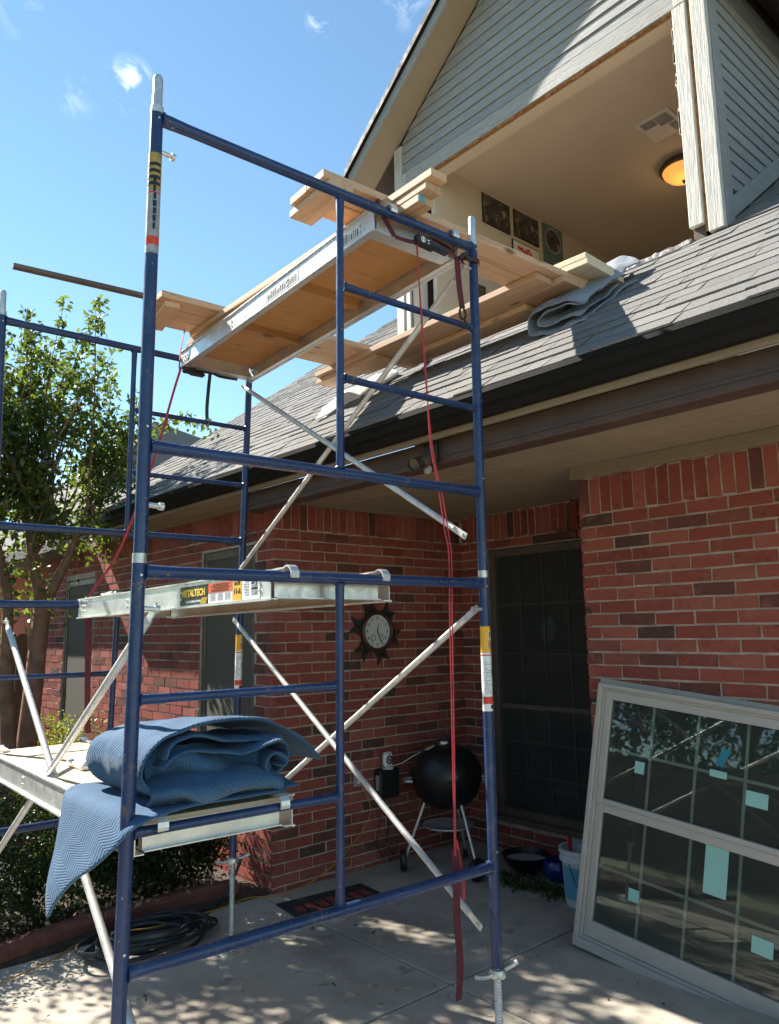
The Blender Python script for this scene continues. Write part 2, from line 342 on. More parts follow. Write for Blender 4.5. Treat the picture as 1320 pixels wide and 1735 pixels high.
M_PAIL = simple('white_pail', (.62,.64,.66), .4, var=.05); M_CYAN = simple('pail_print', (.10,.34,.48), .5); M_COBALT = simple('cobalt_glaze', (.012,.03,.16), .12)
M_DIAL = simple('clock_dial', (.62,.62,.60), .5, var=.03); M_WOODRIM = simple('clock_rim', (.055,.022,.016), .4, var=.3, scale=20)
M_PHOTO = None

# ------------------------------------------------------------------ setting: ground, patio, bed
obj('ground', MB().box((-120,-120,-.30), (140,140,-.035)), M_LAWN, kind='structure')
patio = empty('patio'); patio['kind'] = 'structure'
J = .007
for (x0, x1, y0, y1) in ((-.6, 2.2-J, .87+J, 2.80), (2.2+J, 4.6, .87+J, 2.80), (-3.2, 2.2-J, -2.2, .87-J), (2.2+J, 4.6, -2.2, .87-J), (-3.2, 2.2-J, -5.2, -2.2-2*J), (2.2+J, 4.6, -5.2, -2.2-2*J)):
    obj('concrete_slab', MB().box((x0,y0,-.10), (x1,y1,0)), M_CONC, patio, bevel=.006)
obj('slab_bed', MB().box((-3.3,-5.3,-.14), (4.7,2.8,-.03)), M_SOIL, patio)
obj('planting_bed', MB().box((-4.0,2.81,-.2), (2.29,8.6,.02)), M_SOIL, kind='structure')
ed = MB()
path = spline([(-2.2,2.62,0),(-.8,2.70,0),(.2,2.84,0),(.92,3.0,0),(1.5,3.02,0),(2.08,2.98,0)], 6)
prof = [(-.065,-.05),(-.065,.075),(-.03,.105),(.03,.105),(.065,.075),(.065,-.05)]
V = []; F = []
for i, p in enumerate(path):
    t = (path[min(i+1,len(path)-1)]-path[max(i-1,0)]).normalized(); nx = Vector((-t.y, t.x, 0))
    V += [p+nx*a+Vector((0,0,b)) for a, b in prof]
k = len(prof)
for i in range(len(path)-1):
    for j in range(k-1): F.append((i*k+j, i*k+j+1, (i+1)*k+j+1, (i+1)*k+j))
F += [tuple(range(k)), tuple((len(path)-1)*k+j for j in range(k))]
obj('bed_edging', ed.add(V, F), M_EDGE, label='low red brown concrete edging curving along the planting bed', cat='edging', smooth=True)

# ------------------------------------------------------------------ house
house = empty('brick_house', (2.27, 2.78, 0), label='red brick house with grey shingle roof and an opened up dormer', cat='house')
def part(name, mb, mat, parent=None, **k):
    """part of the house, in world coordinates"""
    p = parent or house; o = obj(name, mb, mat, p, **k)
    w = Vector((0,0,0)); q = p
    while q is not None: w += q.location; q = q.parent
    o.location = -w; return o
def zpt(o): return o
CH, BL, BH, JT = .0813, .2410, .0700, .0112
brick_jobs = []   # (center, udir, ndir, length, height)
def brick_wall(o, u, n, length, ztop, zbot, openings=(), soldier=True, sold_open=()):
    """lay bricks on the plane through o spanned by u and z, facing n"""
    o = Vector(o); u = Vector(u); n = Vector(n)
    def put(a, b, z0, z1):
        segs = [(a, b)]
        for (p, q, zl, zh) in openings:
            if z1 > zl+.01 and z0 < zh-.01:
                ns = []
                for (s, e) in segs:
                    if e <= p or s >= q: ns.append((s, e)); continue
                    if s < p: ns.append((s, p-.004))
                    if e > q: ns.append((q+.004, e))
                segs = ns
        for (s, e) in segs:
            if e-s > .025: brick_jobs.append((o+u*((s+e)/2)+Vector((0,0,(z0+z1)/2)), u, n, e-s-JT*0, z1-z0))
    z = ztop; row = 0
    if soldier:
        a = .005
        while a < length:
            b = min(a+BH, length)
            put(a, b, z-BL, z-JT*.3); a += BH+JT
        z -= BL+JT
    while z-BH > zbot-.06:
        a = 0.0
        first = BL*.5-.01 if row % 2 else BL
        put(a, min(first, length), z-BH, z); a = first+JT
        while a < length:
            put(a, min(a+BL, length), z-BH, z); a += BL+JT
        z -= CH; row += 1
T_A, T_B, T_D = 2.965, 2.965, 2.885
WT = .012
w1 = (3.06-2.78, 3.98-2.78, .55, 2.62); w2 = (6.58-2.78, 7.56-2.78, .55, 2.58)
wc = (1.28, 2.45, .235, 2.635)
brick_wall((2.27,2.78,0), (0,1,0), (-1,0,0), 5.5, T_A, .0, (w1, w2))
brick_wall((2.27,2.78,0), (1,0,0), (0,-1,0), 2.13, T_B, .0)
brick_wall((4.40,.65,0), (0,1,0), (-1,0,0), 2.13, T_B, .0, ((wc[0]-.65, wc[1]-.65, wc[2], wc[3]),))
brick_wall((3.32,.65,0), (0,-1,0), (-1,0,0), 3.6, T_D, .0)
brick_wall((3.32,.65,0), (1,0,0), (0,1,0), 1.08, T_B, .0)
# mortar backing of each wall, its face 7 mm behind the brick faces
mw = {}
mw['a'] = part('brick_wall', MB().box((2.2745,2.7845,-.05), (2.45,3.06,2.99)).box((2.2745,3.98,-.05),(2.45,6.58,2.99)).box((2.2745,7.56,-.05),(2.45,8.28,2.99)).box((2.2745,3.06,2.62),(2.45,3.98,2.99)).box((2.2745,3.06,-.05),(2.45,3.98,.55)).box((2.2745,6.58,2.58),(2.45,7.56,2.99)).box((2.2745,6.58,-.05),(2.45,7.56,.55)), M_MORTAR)
mw['b'] = part('brick_wall', MB().box((2.4501,2.7845,-.05), (4.55,2.95,2.99)), M_MORTAR)
mw['c'] = part('brick_wall', MB().box((4.4045,.50,-.05), (4.55,1.28,2.99)).box((4.4045,2.45,-.05),(4.55,2.7869,2.99)).box((4.4045,1.28,2.635),(4.55,2.45,2.99)).box((4.4045,1.28,-.05),(4.55,2.45,.235)), M_MORTAR)
mw['d'] = part('brick_wall', MB().box((3.3245,-2.9,-.05), (3.50,.643,2.99)), M_MORTAR)
mw['e'] = part('brick_wall', MB().box((3.5001,.50,-.05), (4.4069,.643,2.99)), M_MORTAR)
def wallkey(c, n):
    if n.y < -.5: return 'b'
    if n.y > .5: return 'e'
    return 'a' if c.x < 2.6 else ('d' if c.x < 3.6 else 'c')
protos = []
for i in range(5):
    mb = MB().cbox((0,.024,0), (1,.05,1)); me = mb.mesh('brick'); bm = bmesh.new(); bm.from_mesh(me)
    for v in bm.verts: v.co += Vector((random.uniform(-.012,.012), random.uniform(-.003,.003), random.uniform(-.045,.045)))
    bm.to_mesh(me); bm.free(); me.materials.append(M_BRICK); protos.append(me)
def score(c, n, a):
    p = proj(c)
    if p is None or not (-5 < p[0] < 1325 and -5 < p[1] < 1740): return 0
    d = (CAM-c); cosn = d.normalized().dot(n)
    if cosn <= 0: return 0
    s = a*cosn/p[2]**2
    k = wallkey(c, n)
    if k == 'd' and c.z < 1.45 and c.y < .5: s = 0
    if k in 'ea': s *= .85
    if k == 'e': s = 0
    return s
order = sorted(range(len(brick_jobs)), key=lambda i: -score(brick_jobs[i][0], brick_jobs[i][2], brick_jobs[i][3]*brick_jobs[i][4]))
single = set(order[:292]); rest = MB()
for i, (c, u, n, ln, ht) in enumerate(brick_jobs):
    jit = random.uniform(-.0015, .003)
    Mx = Matrix((( u.x, -n.x, 0, 0), (u.y, -n.y, 0, 0), (0, 0, 1, 0), (0, 0, 0, 1)))
    c2 = c+n*(jit-.0003)
    if i in single:
        o = bpy.data.objects.new('brick', random.choice(protos)); w = mw[wallkey(c, n)]; link(o, w)
        o.location = c2; o.rotation_euler = (Mx.to_euler()); o.rotation_euler.rotate_axis('Y', random.uniform(-.006,.006)); o.scale = (ln, 1, ht)
    else:
        T = Matrix.Translation(c2) @ Mx
        V = [T @ Vector((v.co.x*ln, v.co.y, v.co.z*ht)) for v in random.choice(protos).vertices]
        rest.add(V, [tuple(p.vertices) for p in protos[0].polygons])
part('brickwork', rest, M_BRICK, kind='stuff')

# windows in the walls
def wall_window(x, y0, y1, z0, z1, rail, cols, rows, screen, nm='window'):
    fr = MB(); d = .07
    fr.box((x+.02,y0,z0),(x+.10,y0+d,z1)).box((x+.02,y1-d,z0),(x+.10,y1,z1)).box((x+.02,y0+d,z1-d),(x+.10,y1-d,z1)).box((x+.02,y0+d,z0),(x+.10,y1-d,z0+d))
    f = part(nm, fr, M_FRAME, bevel=.004)
    part('meeting_rail', MB().box((x+.045,y0+d,rail-.02),(x+.085,y1-d,rail+.02)), M_FRAME, f)
    part('window_sill', MB().box((x-.035,y0-.01,z0-.045),(x+.10,y1+.01,z0-.001)), M_FRAME, f, bevel=.004)
    for (a, b) in ((z0+d, rail-.02), (rail+.02, z1-d)):
        part('pane', MB().box((x+.075,y0+d,a),(x+.081,y1-d,b)), M_DARKGLASS, f)
        g = MB(); hh = (b-a)/rows; ww = (y1-y0-2*d)/cols
        for i in range(1, cols): g.box((x+.064,y0+d+ww*i-.008,a),(x+.073,y0+d+ww*i+.008,b))
        for j in range(1, rows): g.box((x+.065,y0+d,a+hh*j-.008),(x+.072,y1-d,a+hh*j+.008))
        part('muntin_grid', g, M_MUNTIN, f)
    if screen:
        part('solar_screen', MB().box((x+.030,y0+.03,z0+.03),(x+.0335,y1-.03,z1-.03)), M_SCREEN, f)
    return f
wall_window(4.40, wc[0], wc[1], .28, 2.63, 1.22, 4, 3, False)
wall_window(2.27, 3.06, 3.98, .595, 2.615, 1.56, 3, 3, True)
wall_window(2.27, 6.58, 7.56, .595, 2.575, 1.55, 3, 3, True)
part('interior_dark', MB().box((2.60,2.96,0),(2.62,8.2,2.9)).box((4.9,.4,0),(4.92,2.9,2.9)), M_MUNTIN)

# eaves: soffits, fascia, gutter, porch beam
part('porch_ceiling', MB().box((2.125,-2.9,2.972),(4.55,2.80,2.995)), M_SOFFIT)
part('ceiling_batten', MB().box((2.9,-2.9,2.962),(2.925,2.78,2.9715)), M_SOFFIT)
part('ceiling_batten', MB().box((2.13,.93,2.962),(2.8995,.955,2.9715)), M_SOFFIT)
part('eave_soffit', MB().box((1.935,2.82,2.968),(2.275,6.45,2.99)), M_SOFFIT)
part('eave_soffit', MB().box((1.935,-2.9,2.966),(1.989,2.80,2.99)), M_TAN)
part('fascia_board', MB().box((1.905,-2.9,2.945),(1.934,6.45,3.085)), M_TAN, bevel=.003)
part('porch_beam', MB().box((1.99,-2.9,2.825),(2.124,2.70,2.965)), M_BROWN, bevel=.006)
part('beam_trim', MB().box((1.982,-2.9,2.86),(1.9895,2.70,2.875)), M_BROWN)
part('beam_cap', MB().box((1.985,2.7005,2.815),(2.132,2.72,2.968)), M_BROWN)
part('frieze_board', MB().box((3.275,-2.9,2.888),(3.318,.69,2.9715)), M_TAN, bevel=.004)
part('frieze_board', MB().box((2.28,2.745,2.93),(4.39,2.778,2.9715)), M_TAN)
part('frieze_board', MB().box((2.232,2.80,2.925),(2.266,8.2,2.967)), M_TAN)
gp = [(1.904,3.088),(1.904,2.975),(1.862,2.975),(1.835,3.005),(1.812,3.02),(1.795,3.06),(1.785,3.066),(1.785,3.092),(1.797,3.092),(1.799,3.07),(1.82,3.03),(1.845,3.014),(1.868,2.985),(1.894,2.985),(1.894,3.088)]
gm = MB(); ys = (-2.9, 6.52); n_ = len(gp)
gm.add([(x,ys[0],z) for x,z in gp]+[(x,ys[1],z) for x,z in gp], [(i,(i+1)%n_,n_+(i+1)%n_,n_+i) for i in range(n_)])
gm.box((1.80,6.505,2.99),(1.90,6.522,3.08))
part('gutter', gm, M_GUTTER)
# roof deck and shingles (9:12), eave line at x = 1.80, z = 3.10
SL = .75; CO = 1/math.sqrt(1+SL*SL); SI = SL*CO
def roofpt(y, t, h=0): return Vector((1.80+t*CO-h*SI, y, 3.10+t*SI+h*CO))
XD = 3.26; TD = (XD-1.8)/CO; YR0, YR1 = -3.0, 6.42; DY0, DY1 = -.50, 2.34
rd = MB()
for (a, b, t0, t1) in ((YR0, YR1, .10, TD-.005), (YR0, DY0, TD-.005, 7), (DY1, YR1, TD-.005, 7)):
    rd.add([roofpt(a,t0,-.005),roofpt(b,t0,-.005),roofpt(b,t1,-.005),roofpt(a,t1,-.005),roofpt(a,t0,-.06),roofpt(b,t0,-.06),roofpt(b,t1,-.06),roofpt(a,t1,-.06)], ((0,1,2,3),(7,6,5,4),(0,4,5,1),(1,5,6,2),(2,6,7,3),(3,7,4,0)))
rdo = part('roof', rd, M_SOFFIT)
part('drip_edge', MB().prism([roofpt(-2.95,-.01,.002), roofpt(-2.95,.1,.002), roofpt(-2.95,.1,-.004), (1.80,-2.95,3.068), (1.794,-2.95,3.068)], (0,9.4,0)), M_DRIP)
part('rake_board', MB().prism([roofpt(6.425,.02,-.01), roofpt(6.425,7,-.01), roofpt(6.425,7,-.16), roofpt(6.425,.12,-.16)], (0,.03,0)), M_TAN)
sj = []
EX = .143
row = 0; t = 0.0
while t < 6.4:
    y = YR0 - random.uniform(0,.3)
    while y < YR1:
        w = random.choice((.14,.2,.26,.33,.42)) * random.uniform(.85,1.15)
        a, b = max(y, YR0), min(y+w, YR1)
        segs = [(a, b)]
        if t+EX*.5 > TD-.02: segs = [s for s in ((a, min(b, DY0-.005)), (max(a, DY1+.005), b)) if s[1]-s[0] > .02]
        for (p, q) in segs:
            if q-p > .02:
                lt = .2 if t+.2 < TD or q < DY0 or p > DY1 else max(.04, TD-.006-t)
                sj.append(((p+q)/2, t-.015, q-p-.004, lt, random.choice((-.005,-.003,.0,.004,.007))))
        y += w
    t += EX; row += 1
# one shingle: a thin wedge, thick butt edge down-slope; local x along the eave, y up-slope, z off the roof; cut corners a little askew
sps = []
for i in range(4):
    sk = random.uniform(-.05,.05); a = .006
    V = [(-.5,0,0),(.5,0,0),(.5,1,-.002),(-.5,1,-.002),(-.5+sk,0,1),(.5+sk*.6,0,1),(.5,1,.10),(-.5,1,.10)]
    me = MB().add(V, ((3,2,1,0),(4,5,6,7),(0,1,5,4),(1,2,6,5),(2,3,7,6),(3,0,4,7))).mesh('shingle'); me.materials.append(M_SHINGLE); sps.append(me)
RM = Matrix(((0, CO, -SI, 0), (1, 0, 0, 0), (0, SI, CO, 0), (0,0,0,1)))
RM = Matrix(((0, CO, -SI, 0), (-1, 0, 0, 0), (0, SI, CO, 0), (0,0,0,1)))
def sscore(s):
    c = roofpt(s[0], s[1]+.05); p = proj(c)
    if p is None or not (-5 < p[0] < 1325 and -5 < p[1] < 1740): return 0
    return s[2]/p[2]**2*max(0, (CAM-c).normalized().dot(Vector((-SI,0,CO))))
so_ = sorted(range(len(sj)), key=lambda i: -sscore(sj[i])); single = set(so_[:292]); rest = MB()
hw = house.location
for i, (yc, t, w, ln, h) in enumerate(sj):
    T = Matrix.Translation(roofpt(yc, t, .0)) @ RM
    me = random.choice(sps); th = .0085+h*.6
    if i in single:
        o = bpy.data.objects.new('shingle', me); link(o, rdo); o.matrix_basis = T @ Matrix.Diagonal((w, ln, th, 1))
    else:
        rest.add([T @ Vector((v.co.x*w, v.co.y*ln, v.co.z*th)) for v in me.vertices], [tuple(p.vertices) for p in me.polygons])
part('shingle_field', rest, M_SHINGLE, kind='stuff')

# dormer
OY0, OY1, SZ, HZ = -.30, 2.19, 4.18, 5.77
AP = 7.42; YC = .92; RS = .776; XR = 2.98
def rake(y): return AP-RS*abs(y-YC)      # top of the dormer roof
part('dormer_wall', MB().box((XD+.012,DY0+.01,3.5),(XD+.12,OY0-.012,HZ+.4)).box((XD+.012,OY1+.012,3.5),(XD+.12,DY1-.01,HZ+.4)).box((XD+.012,OY0-.011,3.3),(XD+.12,OY1+.011,SZ-.012)).prism([(XD+.012,OY0-.011,HZ+.012),(XD+.012,OY1+.011,HZ+.012),(XD+.012,OY1+.011,rake(OY1)-.2),(XD+.012,YC,AP-.2),(XD+.012,OY0-.011,rake(OY0)-.2)], (.108,0,0)), M_BROWN)
part('opening_edge', MB().box((XD+.002,OY0,HZ-.006),(XD+.03,OY1,HZ+.013)), M_RAW)
ragg = MB()
for i in range(60):
    y = OY0+(OY1-OY0)*i/60; ragg.box((XD-.008,y,HZ-.004-random.random()*.02),(XD+.012,y+.0435,HZ+.01))
part('torn_sheathing', ragg, M_RAW, kind='stuff')
part('opening_soffit', MB().box((XD+.03,OY0,HZ-.012),(XD+.145,OY1,HZ-.001)), M_WALLIN)
CB, EXP = 5.905, .0935
part('head_trim', MB().box((XD-.016,OY0-.01,HZ+.002),(XD+.011,OY1+.02,CB-.004)), M_HEAD, bevel=.003)
z = CB
while z < AP-.2:
    z1 = z+EXP-.0045
    def yl(zz): return YC+(AP-.17-zz)/RS
    a0, b0 = min(yl(z), 2.255), max(2*YC-yl(z), -.415); a1, b1 = min(yl(z1), 2.255), max(2*YC-yl(z1), -.415)
    if a0-b0 < .1: break
    if a1 < b1: a1 = b1 = YC
    V = [(XD-.014,b0,z),(XD-.014,a0,z),(XD-.003,a1,z1),(XD-.003,b1,z1),(XD+.011,b0,z),(XD+.011,a0,z),(XD+.011,a1,z1),(XD+.011,b1,z1)]
    part('clapboard', MB().add(V, ((0,1,2,3),(7,6,5,4),(0,4,5,1),(1,5,6,2),(2,6,7,3),(3,7,4,0))), M_SIDING)
    z += EXP
part('corner_board', MB().box((XD-.03,DY0-.015,4.20),(XD+.011,-.418,rake(-.45)-.17)), M_TRIM, bevel=.005)
part('jamb_trim', MB().box((XD-.022,-.388,4.275),(XD+.011,OY0+.002,HZ+.0015)), M_TRIM, bevel=.006)
part('jamb_trim', MB().box((XD-.0225,-.388,HZ+.002),(XD+.011,OY0-.0105,6.2)), M_TRIM, bevel=.006)
part('jamb_gap', MB().box((XD+.004,-.4175,4.23),(XD+.0115,-.3885,6.2)), M_RAW)
part('corner_board', MB().box((XD-.02,2.258,4.4),(XD+.011,DY1+.015,rake(2.3)-.17)), M_TRIM, bevel=.004)
part('corner_board', MB().box((XD-.012,OY1,4.4),(XD+.011,2.2575,CB-.005)), M_TRIM)
shards = MB()
for i in range(26):
    zz = random.uniform(4.9,5.6); shards.box((XD-.015,OY0-.001,zz),(XD+.006,OY0+random.uniform(.006,.018),zz+random.uniform(.02,.08)))
part('split_wood', shards, M_PALE, kind='stuff')
for i, zz in enumerate((5.34,5.1,4.72,4.45)):
    part('nail_head', MB().box((XD-.002,-.409,zz),(XD+.003,-.399,zz+.012)), M_IRON)
# cheek walls (one per side) with clapboards and a skirt board that follows the roof
for (yy, sgn) in ((DY0, -1), (DY1, 1)):
    base = MB().prism([(XD+.012,yy-sgn*.012,4.15),(XD+3.2,yy-sgn*.012,3.1+SL*(XD+3.2-1.8)-.05),(XD+3.2,yy-sgn*.012,6.6),(XD+.012,yy-sgn*.012,6.2)], (0,-sgn*.1,0))
    part('cheek_wall', base, M_BROWN)
    z = 4.2+.02
    while z < 6.0:
        x0 = XD+.115; xr = 1.8+(z-3.1)/SL-.17
        if xr-x0 > .02:
            y0, y1 = yy-sgn*.011, yy+sgn*.0125
            V = [(x0,y1,z),(xr,y1,z),(xr+.12,yy+sgn*.004,z+EXP-.004),(x0,yy+sgn*.004,z+EXP-.004),(x0,y0,z),(xr,y0,z),(xr+.12,y0,z+EXP-.004),(x0,y0,z+EXP-.004)]
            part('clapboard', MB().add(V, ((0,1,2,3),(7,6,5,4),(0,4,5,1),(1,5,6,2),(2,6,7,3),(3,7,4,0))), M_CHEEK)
        z += EXP
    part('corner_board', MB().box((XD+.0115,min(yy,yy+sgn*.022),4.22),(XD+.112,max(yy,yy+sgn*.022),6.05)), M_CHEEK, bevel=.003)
    ya = yy+sgn*.001
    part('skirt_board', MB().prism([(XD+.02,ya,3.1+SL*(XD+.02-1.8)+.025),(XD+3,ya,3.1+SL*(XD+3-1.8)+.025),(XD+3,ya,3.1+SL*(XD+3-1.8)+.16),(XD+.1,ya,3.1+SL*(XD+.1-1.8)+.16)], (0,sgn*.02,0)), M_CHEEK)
# dormer roof with overhangs
OV = .36
for sgn in (1, -1):
    ye = YC+sgn*(1.42+OV); ze = rake(ye)
    top = [(XR,YC,AP),(XR,ye,ze),(7.5,ye,ze),(7.5,YC,AP)]
    V = [Vector(p) for p in top]+[Vector(p)-Vector((0,0,.03)) for p in top]
    part('dormer_roof', MB().add(V, ((0,1,2,3),(7,6,5,4),(0,4,5,1),(1,5,6,2),(2,6,7,3),(3,7,4,0))), M_SHINGLE)
    part('rake_board', MB().prism([(XR+.004,YC,AP-.032),(XR+.004,ye-sgn*.01,ze-.032),(XR+.004,ye-sgn*.01,ze-.15),(XR+.004,ye-sgn*.09,ze-.15+.09*RS-.0),(XR+.004,YC,AP-.155)], (.022,0,0)), M_SIDING)
    part('rake_shingle_edge', MB().prism([(XR-.03,YC,AP+.016),(XR-.03,ye+sgn*.02,ze+.016-.016),(XR-.03,ye+sgn*.02,ze-.045-.016),(XR-.03,YC,AP-.045)], (.06,0,0)), M_GUTTER)
    yi = YC+sgn*1.44
    part('rake_soffit', MB().add([(XR+.027,YC,AP-.135),(XR+.027,ye,ze-.135),(XD-.002,ye,ze-.135),(XD-.002,YC,AP-.135),(XR+.027,YC,AP-.12),(XR+.027,ye,ze-.12),(XD-.002,ye,ze-.12),(XD-.002,YC,AP-.12)], ((0,1,2,3),(7,6,5,4),(0,4,5,1),(1,5,6,2),(2,6,7,3),(3,7,4,0))), M_SOFFIT)
    part('rake_soffit', MB().add([(XD-.0015,yi,rake(yi)-.14),(XD-.0015,ye,ze-.14),(7.4,ye,ze-.14),(7.4,yi,rake(yi)-.14),(XD-.0015,yi,rake(yi)-.12),(XD-.0015,ye,ze-.12),(7.4,ye,ze-.12),(7.4,yi,rake(yi)-.12)], ((0,1,2,3),(7,6,5,4),(0,4,5,1),(1,5,6,2),(2,6,7,3),(3,7,4,0))), M_BROWN)
    part('eave_fascia', MB().box((XR+.03,min(ye,ye-sgn*.02),ze-.15),(7.4,max(ye,ye-sgn*.02),ze-.032)), M_HEAD)
# room seen through the opening
RY1, RY0, CZ = 2.0, -.37, 5.95
part('room_ceiling', MB().box((XD+.125,RY0-.1,CZ),(7.4,RY1+.12,CZ+.03)), M_CEILIN)
part('room_wall', MB().box((XD+.125,RY1,3.4),(7.4,RY1+.04,CZ-.001)), M_WALLIN)
part('room_wall', MB().box((XD+.125,RY0-.08,3.4),(7.4,RY0-.04,CZ-.001)), M_WALLIN)
part('room_wall', MB().box((7.0,RY0-.03,3.4),(7.04,RY1-.001,CZ-.001)), M_WALLIN)
part('room_floor', MB().box((XD+.125,RY0-.1,3.36),(7.4,RY1+.1,3.395)), M_PLY)
part('opening_jamb', MB().box((XD+.031,OY1-.001,SZ),(XD+.20,OY1+.011,HZ-.013)), M_WHITE)
part('opening_jamb', MB().box((XD+.031,OY0-.0105,SZ+.05),(XD+.145,OY0,HZ-.013)), M_RAW)
part('sill_plate', MB().box((XD-.01,OY0-.01,SZ-.011),(XD+.13,OY1,SZ+.018)), M_PALE)
fo = MB(); nn = 26
V = []
for i in range(nn+1):
    y = -.31+.78*i/nn
    V += [(XD-.05+random.uniform(-.006,.006),y,4.145+random.uniform(-.004,.004)+.02),(XD-.018,y,SZ+.028+random.uniform(-.006,.006)),(XD+.10,y,SZ+.026+random.uniform(-.008,.008))]
fo.add(V, [(i*3+j, i*3+j+1, i*3+j+4, i*3+j+3) for i in range(nn) for j in range(2)])
part('flashing_tape', fo, M_FOIL, solid=.003)
vent = part('ceiling_vent', MB().box((4.30,.30,CZ-.012),(4.64,.60,CZ-.001)), M_WHITE, bevel=.004)
for i in range(9):
    part('vent_louver', MB().box((4.335+i*.0155,.335,CZ-.018),(4.342+i*.0155,.445,CZ-.0125)), M_LGREY, vent)
    if i < 6: part('vent_louver', MB().box((4.335+i*.0155,.455,CZ-.018),(4.342+i*.0155,.565,CZ-.0125)), M_LGREY, vent)
    if i < 6: part('vent_louver', MB().box((4.49+i*.02,.335,CZ-.018),(4.497+i*.02,.395,CZ-.0125)), M_LGREY, vent)
# rear wing with a hip roof, seen past the far rake
wg = MB(); e0, e1, zz = 6.75, 13., 3.02
wg.add([(1.9,e0,zz),(1.9,e1,zz),(9,e1,zz),(9,e0,zz),(4.07,9.2,5.33),(6.8,10.5,5.33),(1.9,e0,zz-.12),(1.9,e1,zz-.12),(9,e1,zz-.12),(9,e0,zz-.12)], ((0,4,1),(0,3,5,4),(1,4,5,2),(2,5,3),(6,7,8,9),(0,1,7,6),(3,0,6,9),(1,2,8,7),(2,3,9,8)))
part('wing_roof', wg, M_SHINGLE)
part('wing_wall', MB().box((2.45,8.285,-.05),(8.8,12.8,2.89)), M_BRICK)

# ------------------------------------------------------------------ things on the house
# ceiling lamp (lit)
lx, ly = 5.10, .60
lm = empty('ceiling_lamp', (lx, ly, CZ), label='round amber bowl ceiling lamp glowing inside the opened room', cat='lamp')
obj('lamp_rim', MB().lathe([(.05,-.001),(.185,-.02),(.20,-.045),(.195,-.07),(.17,-.075)], 32), M_BROWN, lm, smooth=True)
obj('lamp_bowl', MB().lathe([(.178,-.068),(.165,-.10),(.13,-.135),(.07,-.158),(.001,-.165)], 32), emitmat('amber_glass_lit', (1.0,.42,.09), .36), lm, smooth=True)
obj('finial', MB().lathe([(.001,-.166),(.018,-.168),(.012,-.18),(.006,-.195),(.001,-.20)], 12), M_IRON, lm, smooth=True)
ll = bpy.data.lights.new('lamp_light', 'POINT'); ll.energy = .7; ll.color = (1,.62,.3); ll.shadow_soft_size = .12
llo = link(bpy.data.objects.new('lamp_light', ll), lm); llo.location = (0,0,-.30)
# pictures
def photomat(name, seed, tint=(1,1,1)):
    m, n, l, p = newmat(name); p.inputs['Roughness'].default_value = .35
    f = noise(n, l, 3.5+seed, 6, .65, 'Object', (4,4,4), 1.0); k = ramp(n, l, f, ((.42, (.018,.016,.014)), (.55, (.08,.072,.06)), (.68, (.5,.48,.42))))
    l.new(mixc(n, l, 1, k, tint, 'MULTIPLY'), p.inputs['Base Color']); return m
pics = [((4.0,4.39),(5.61,5.905),'wide black and white photograph nearest the opening edge'), ((4.45,4.83),(5.63,5.91),'black and white photograph hung between the wide print and the teal print'), ((4.90,5.22),(5.50,5.93),'teal bordered picture with a round portrait, farthest into the room'), ((4.41,4.83),(5.25,5.583),'framed print with red flowers below the middle photograph'), ((3.84,4.0),(4.62,4.97),'dark picture low on the wall beside the boards')]
for i, ((a, b), (c, d), lb) in enumerate(pics):
    pr = empty('wall_picture', ((a+b)/2, RY1-.002, (c+d)/2), label=lb, cat='picture', group='pictures on the room wall')
    w, h = (b-a)/2, (d-c)/2
    if i == 2:
        obj('mount', MB().box((-w,-.012,-h),(w,0,h)), simple('teal_mount', (.10,.19,.17), .5), pr)
        obj('round_print', MB().lathe([(.001,-.0),(.115,0)], 28, Matrix.Translation((0,-.0135,.06)) @ Matrix.Rotation(R(90),4,'X')), photomat('photo_round', .7, (1,.9,.9)), pr)
        rr = MB(); rr.lathe([(.116,.0),(.135,.0),(.135,.003),(.116,.003)], 28, Matrix.Translation((0,-.013,.06)) @ Matrix.Rotation(R(90),4,'X')); obj('ring', rr, M_LGREY, pr)
    else:
        obj('frame', MB().box((-w,-.014,-h),(w,0,h)), M_BLACK, pr, bevel=.003)
        if i == 3:
            obj('print', MB().box((-w+.012,-.0165,-h+.012),(w-.012,-.0142,h-.012)), M_PAPER, pr)
            fl = MB()
            for q in range(9): fl.lathe([(.001,0),(.02,0)], 9, Matrix.Translation((-.12+q*.022+random.uniform(-.01,.01),-.0175-q*.0002,.09+random.uniform(-.02,.03))) @ Matrix.Rotation(R(90),4,'X'))
            obj('red_flowers', fl, M_LRED, pr)
        else: obj('print', MB().box((-w+.006,-.0165,-h+.006),(w-.006,-.0142,h-.006)), photomat('photo_print', i*.9), pr)

# security lamp under the beam, recessed disc
fx = empty('flood_light', (1.975, .69, 2.84), label='dark twin flood light with motion sensor under the porch beam', cat='light')
obj('backplate', MB().box((-.012,-.055,-.03),(.006,.055,.12)), M_BLACK, fx, bevel=.004)
for s in (-1, 1):
    Mh = Matrix.Translation((-.07, s*.045, -.005)) @ Matrix.Rotation(R(-115),4,'Y') @ Matrix.Rotation(R(s*14),4,'X')
    h_ = obj('lamp_head', MB().lathe([(.001,-.05),(.022,-.05),(.03,-.01),(.038,.04),(.036,.045)], 16, Mh), M_BROWN, fx, smooth=True)
    obj('lens', MB().lathe([(.001,.03),(.034,.032)], 16, Mh), M_DARKGLASS, h_)
obj('sensor', MB().lathe([(.001,-.03),(.02,-.022),(.024,0),(.02,.02),(.001,.022)], 12, Matrix.Translation((-.03,0,-.045))), M_LGREY, fx, smooth=True)
obj('porch_disc', MB().lathe([(.001,-.014),(.07,-.012),(.085,-.004),(.085,0)], 24), M_SOFFIT, loc=(2.52,1.32,2.9715), label='flat tan disc cover on the porch ceiling', cat='ceiling disc', smooth=True)

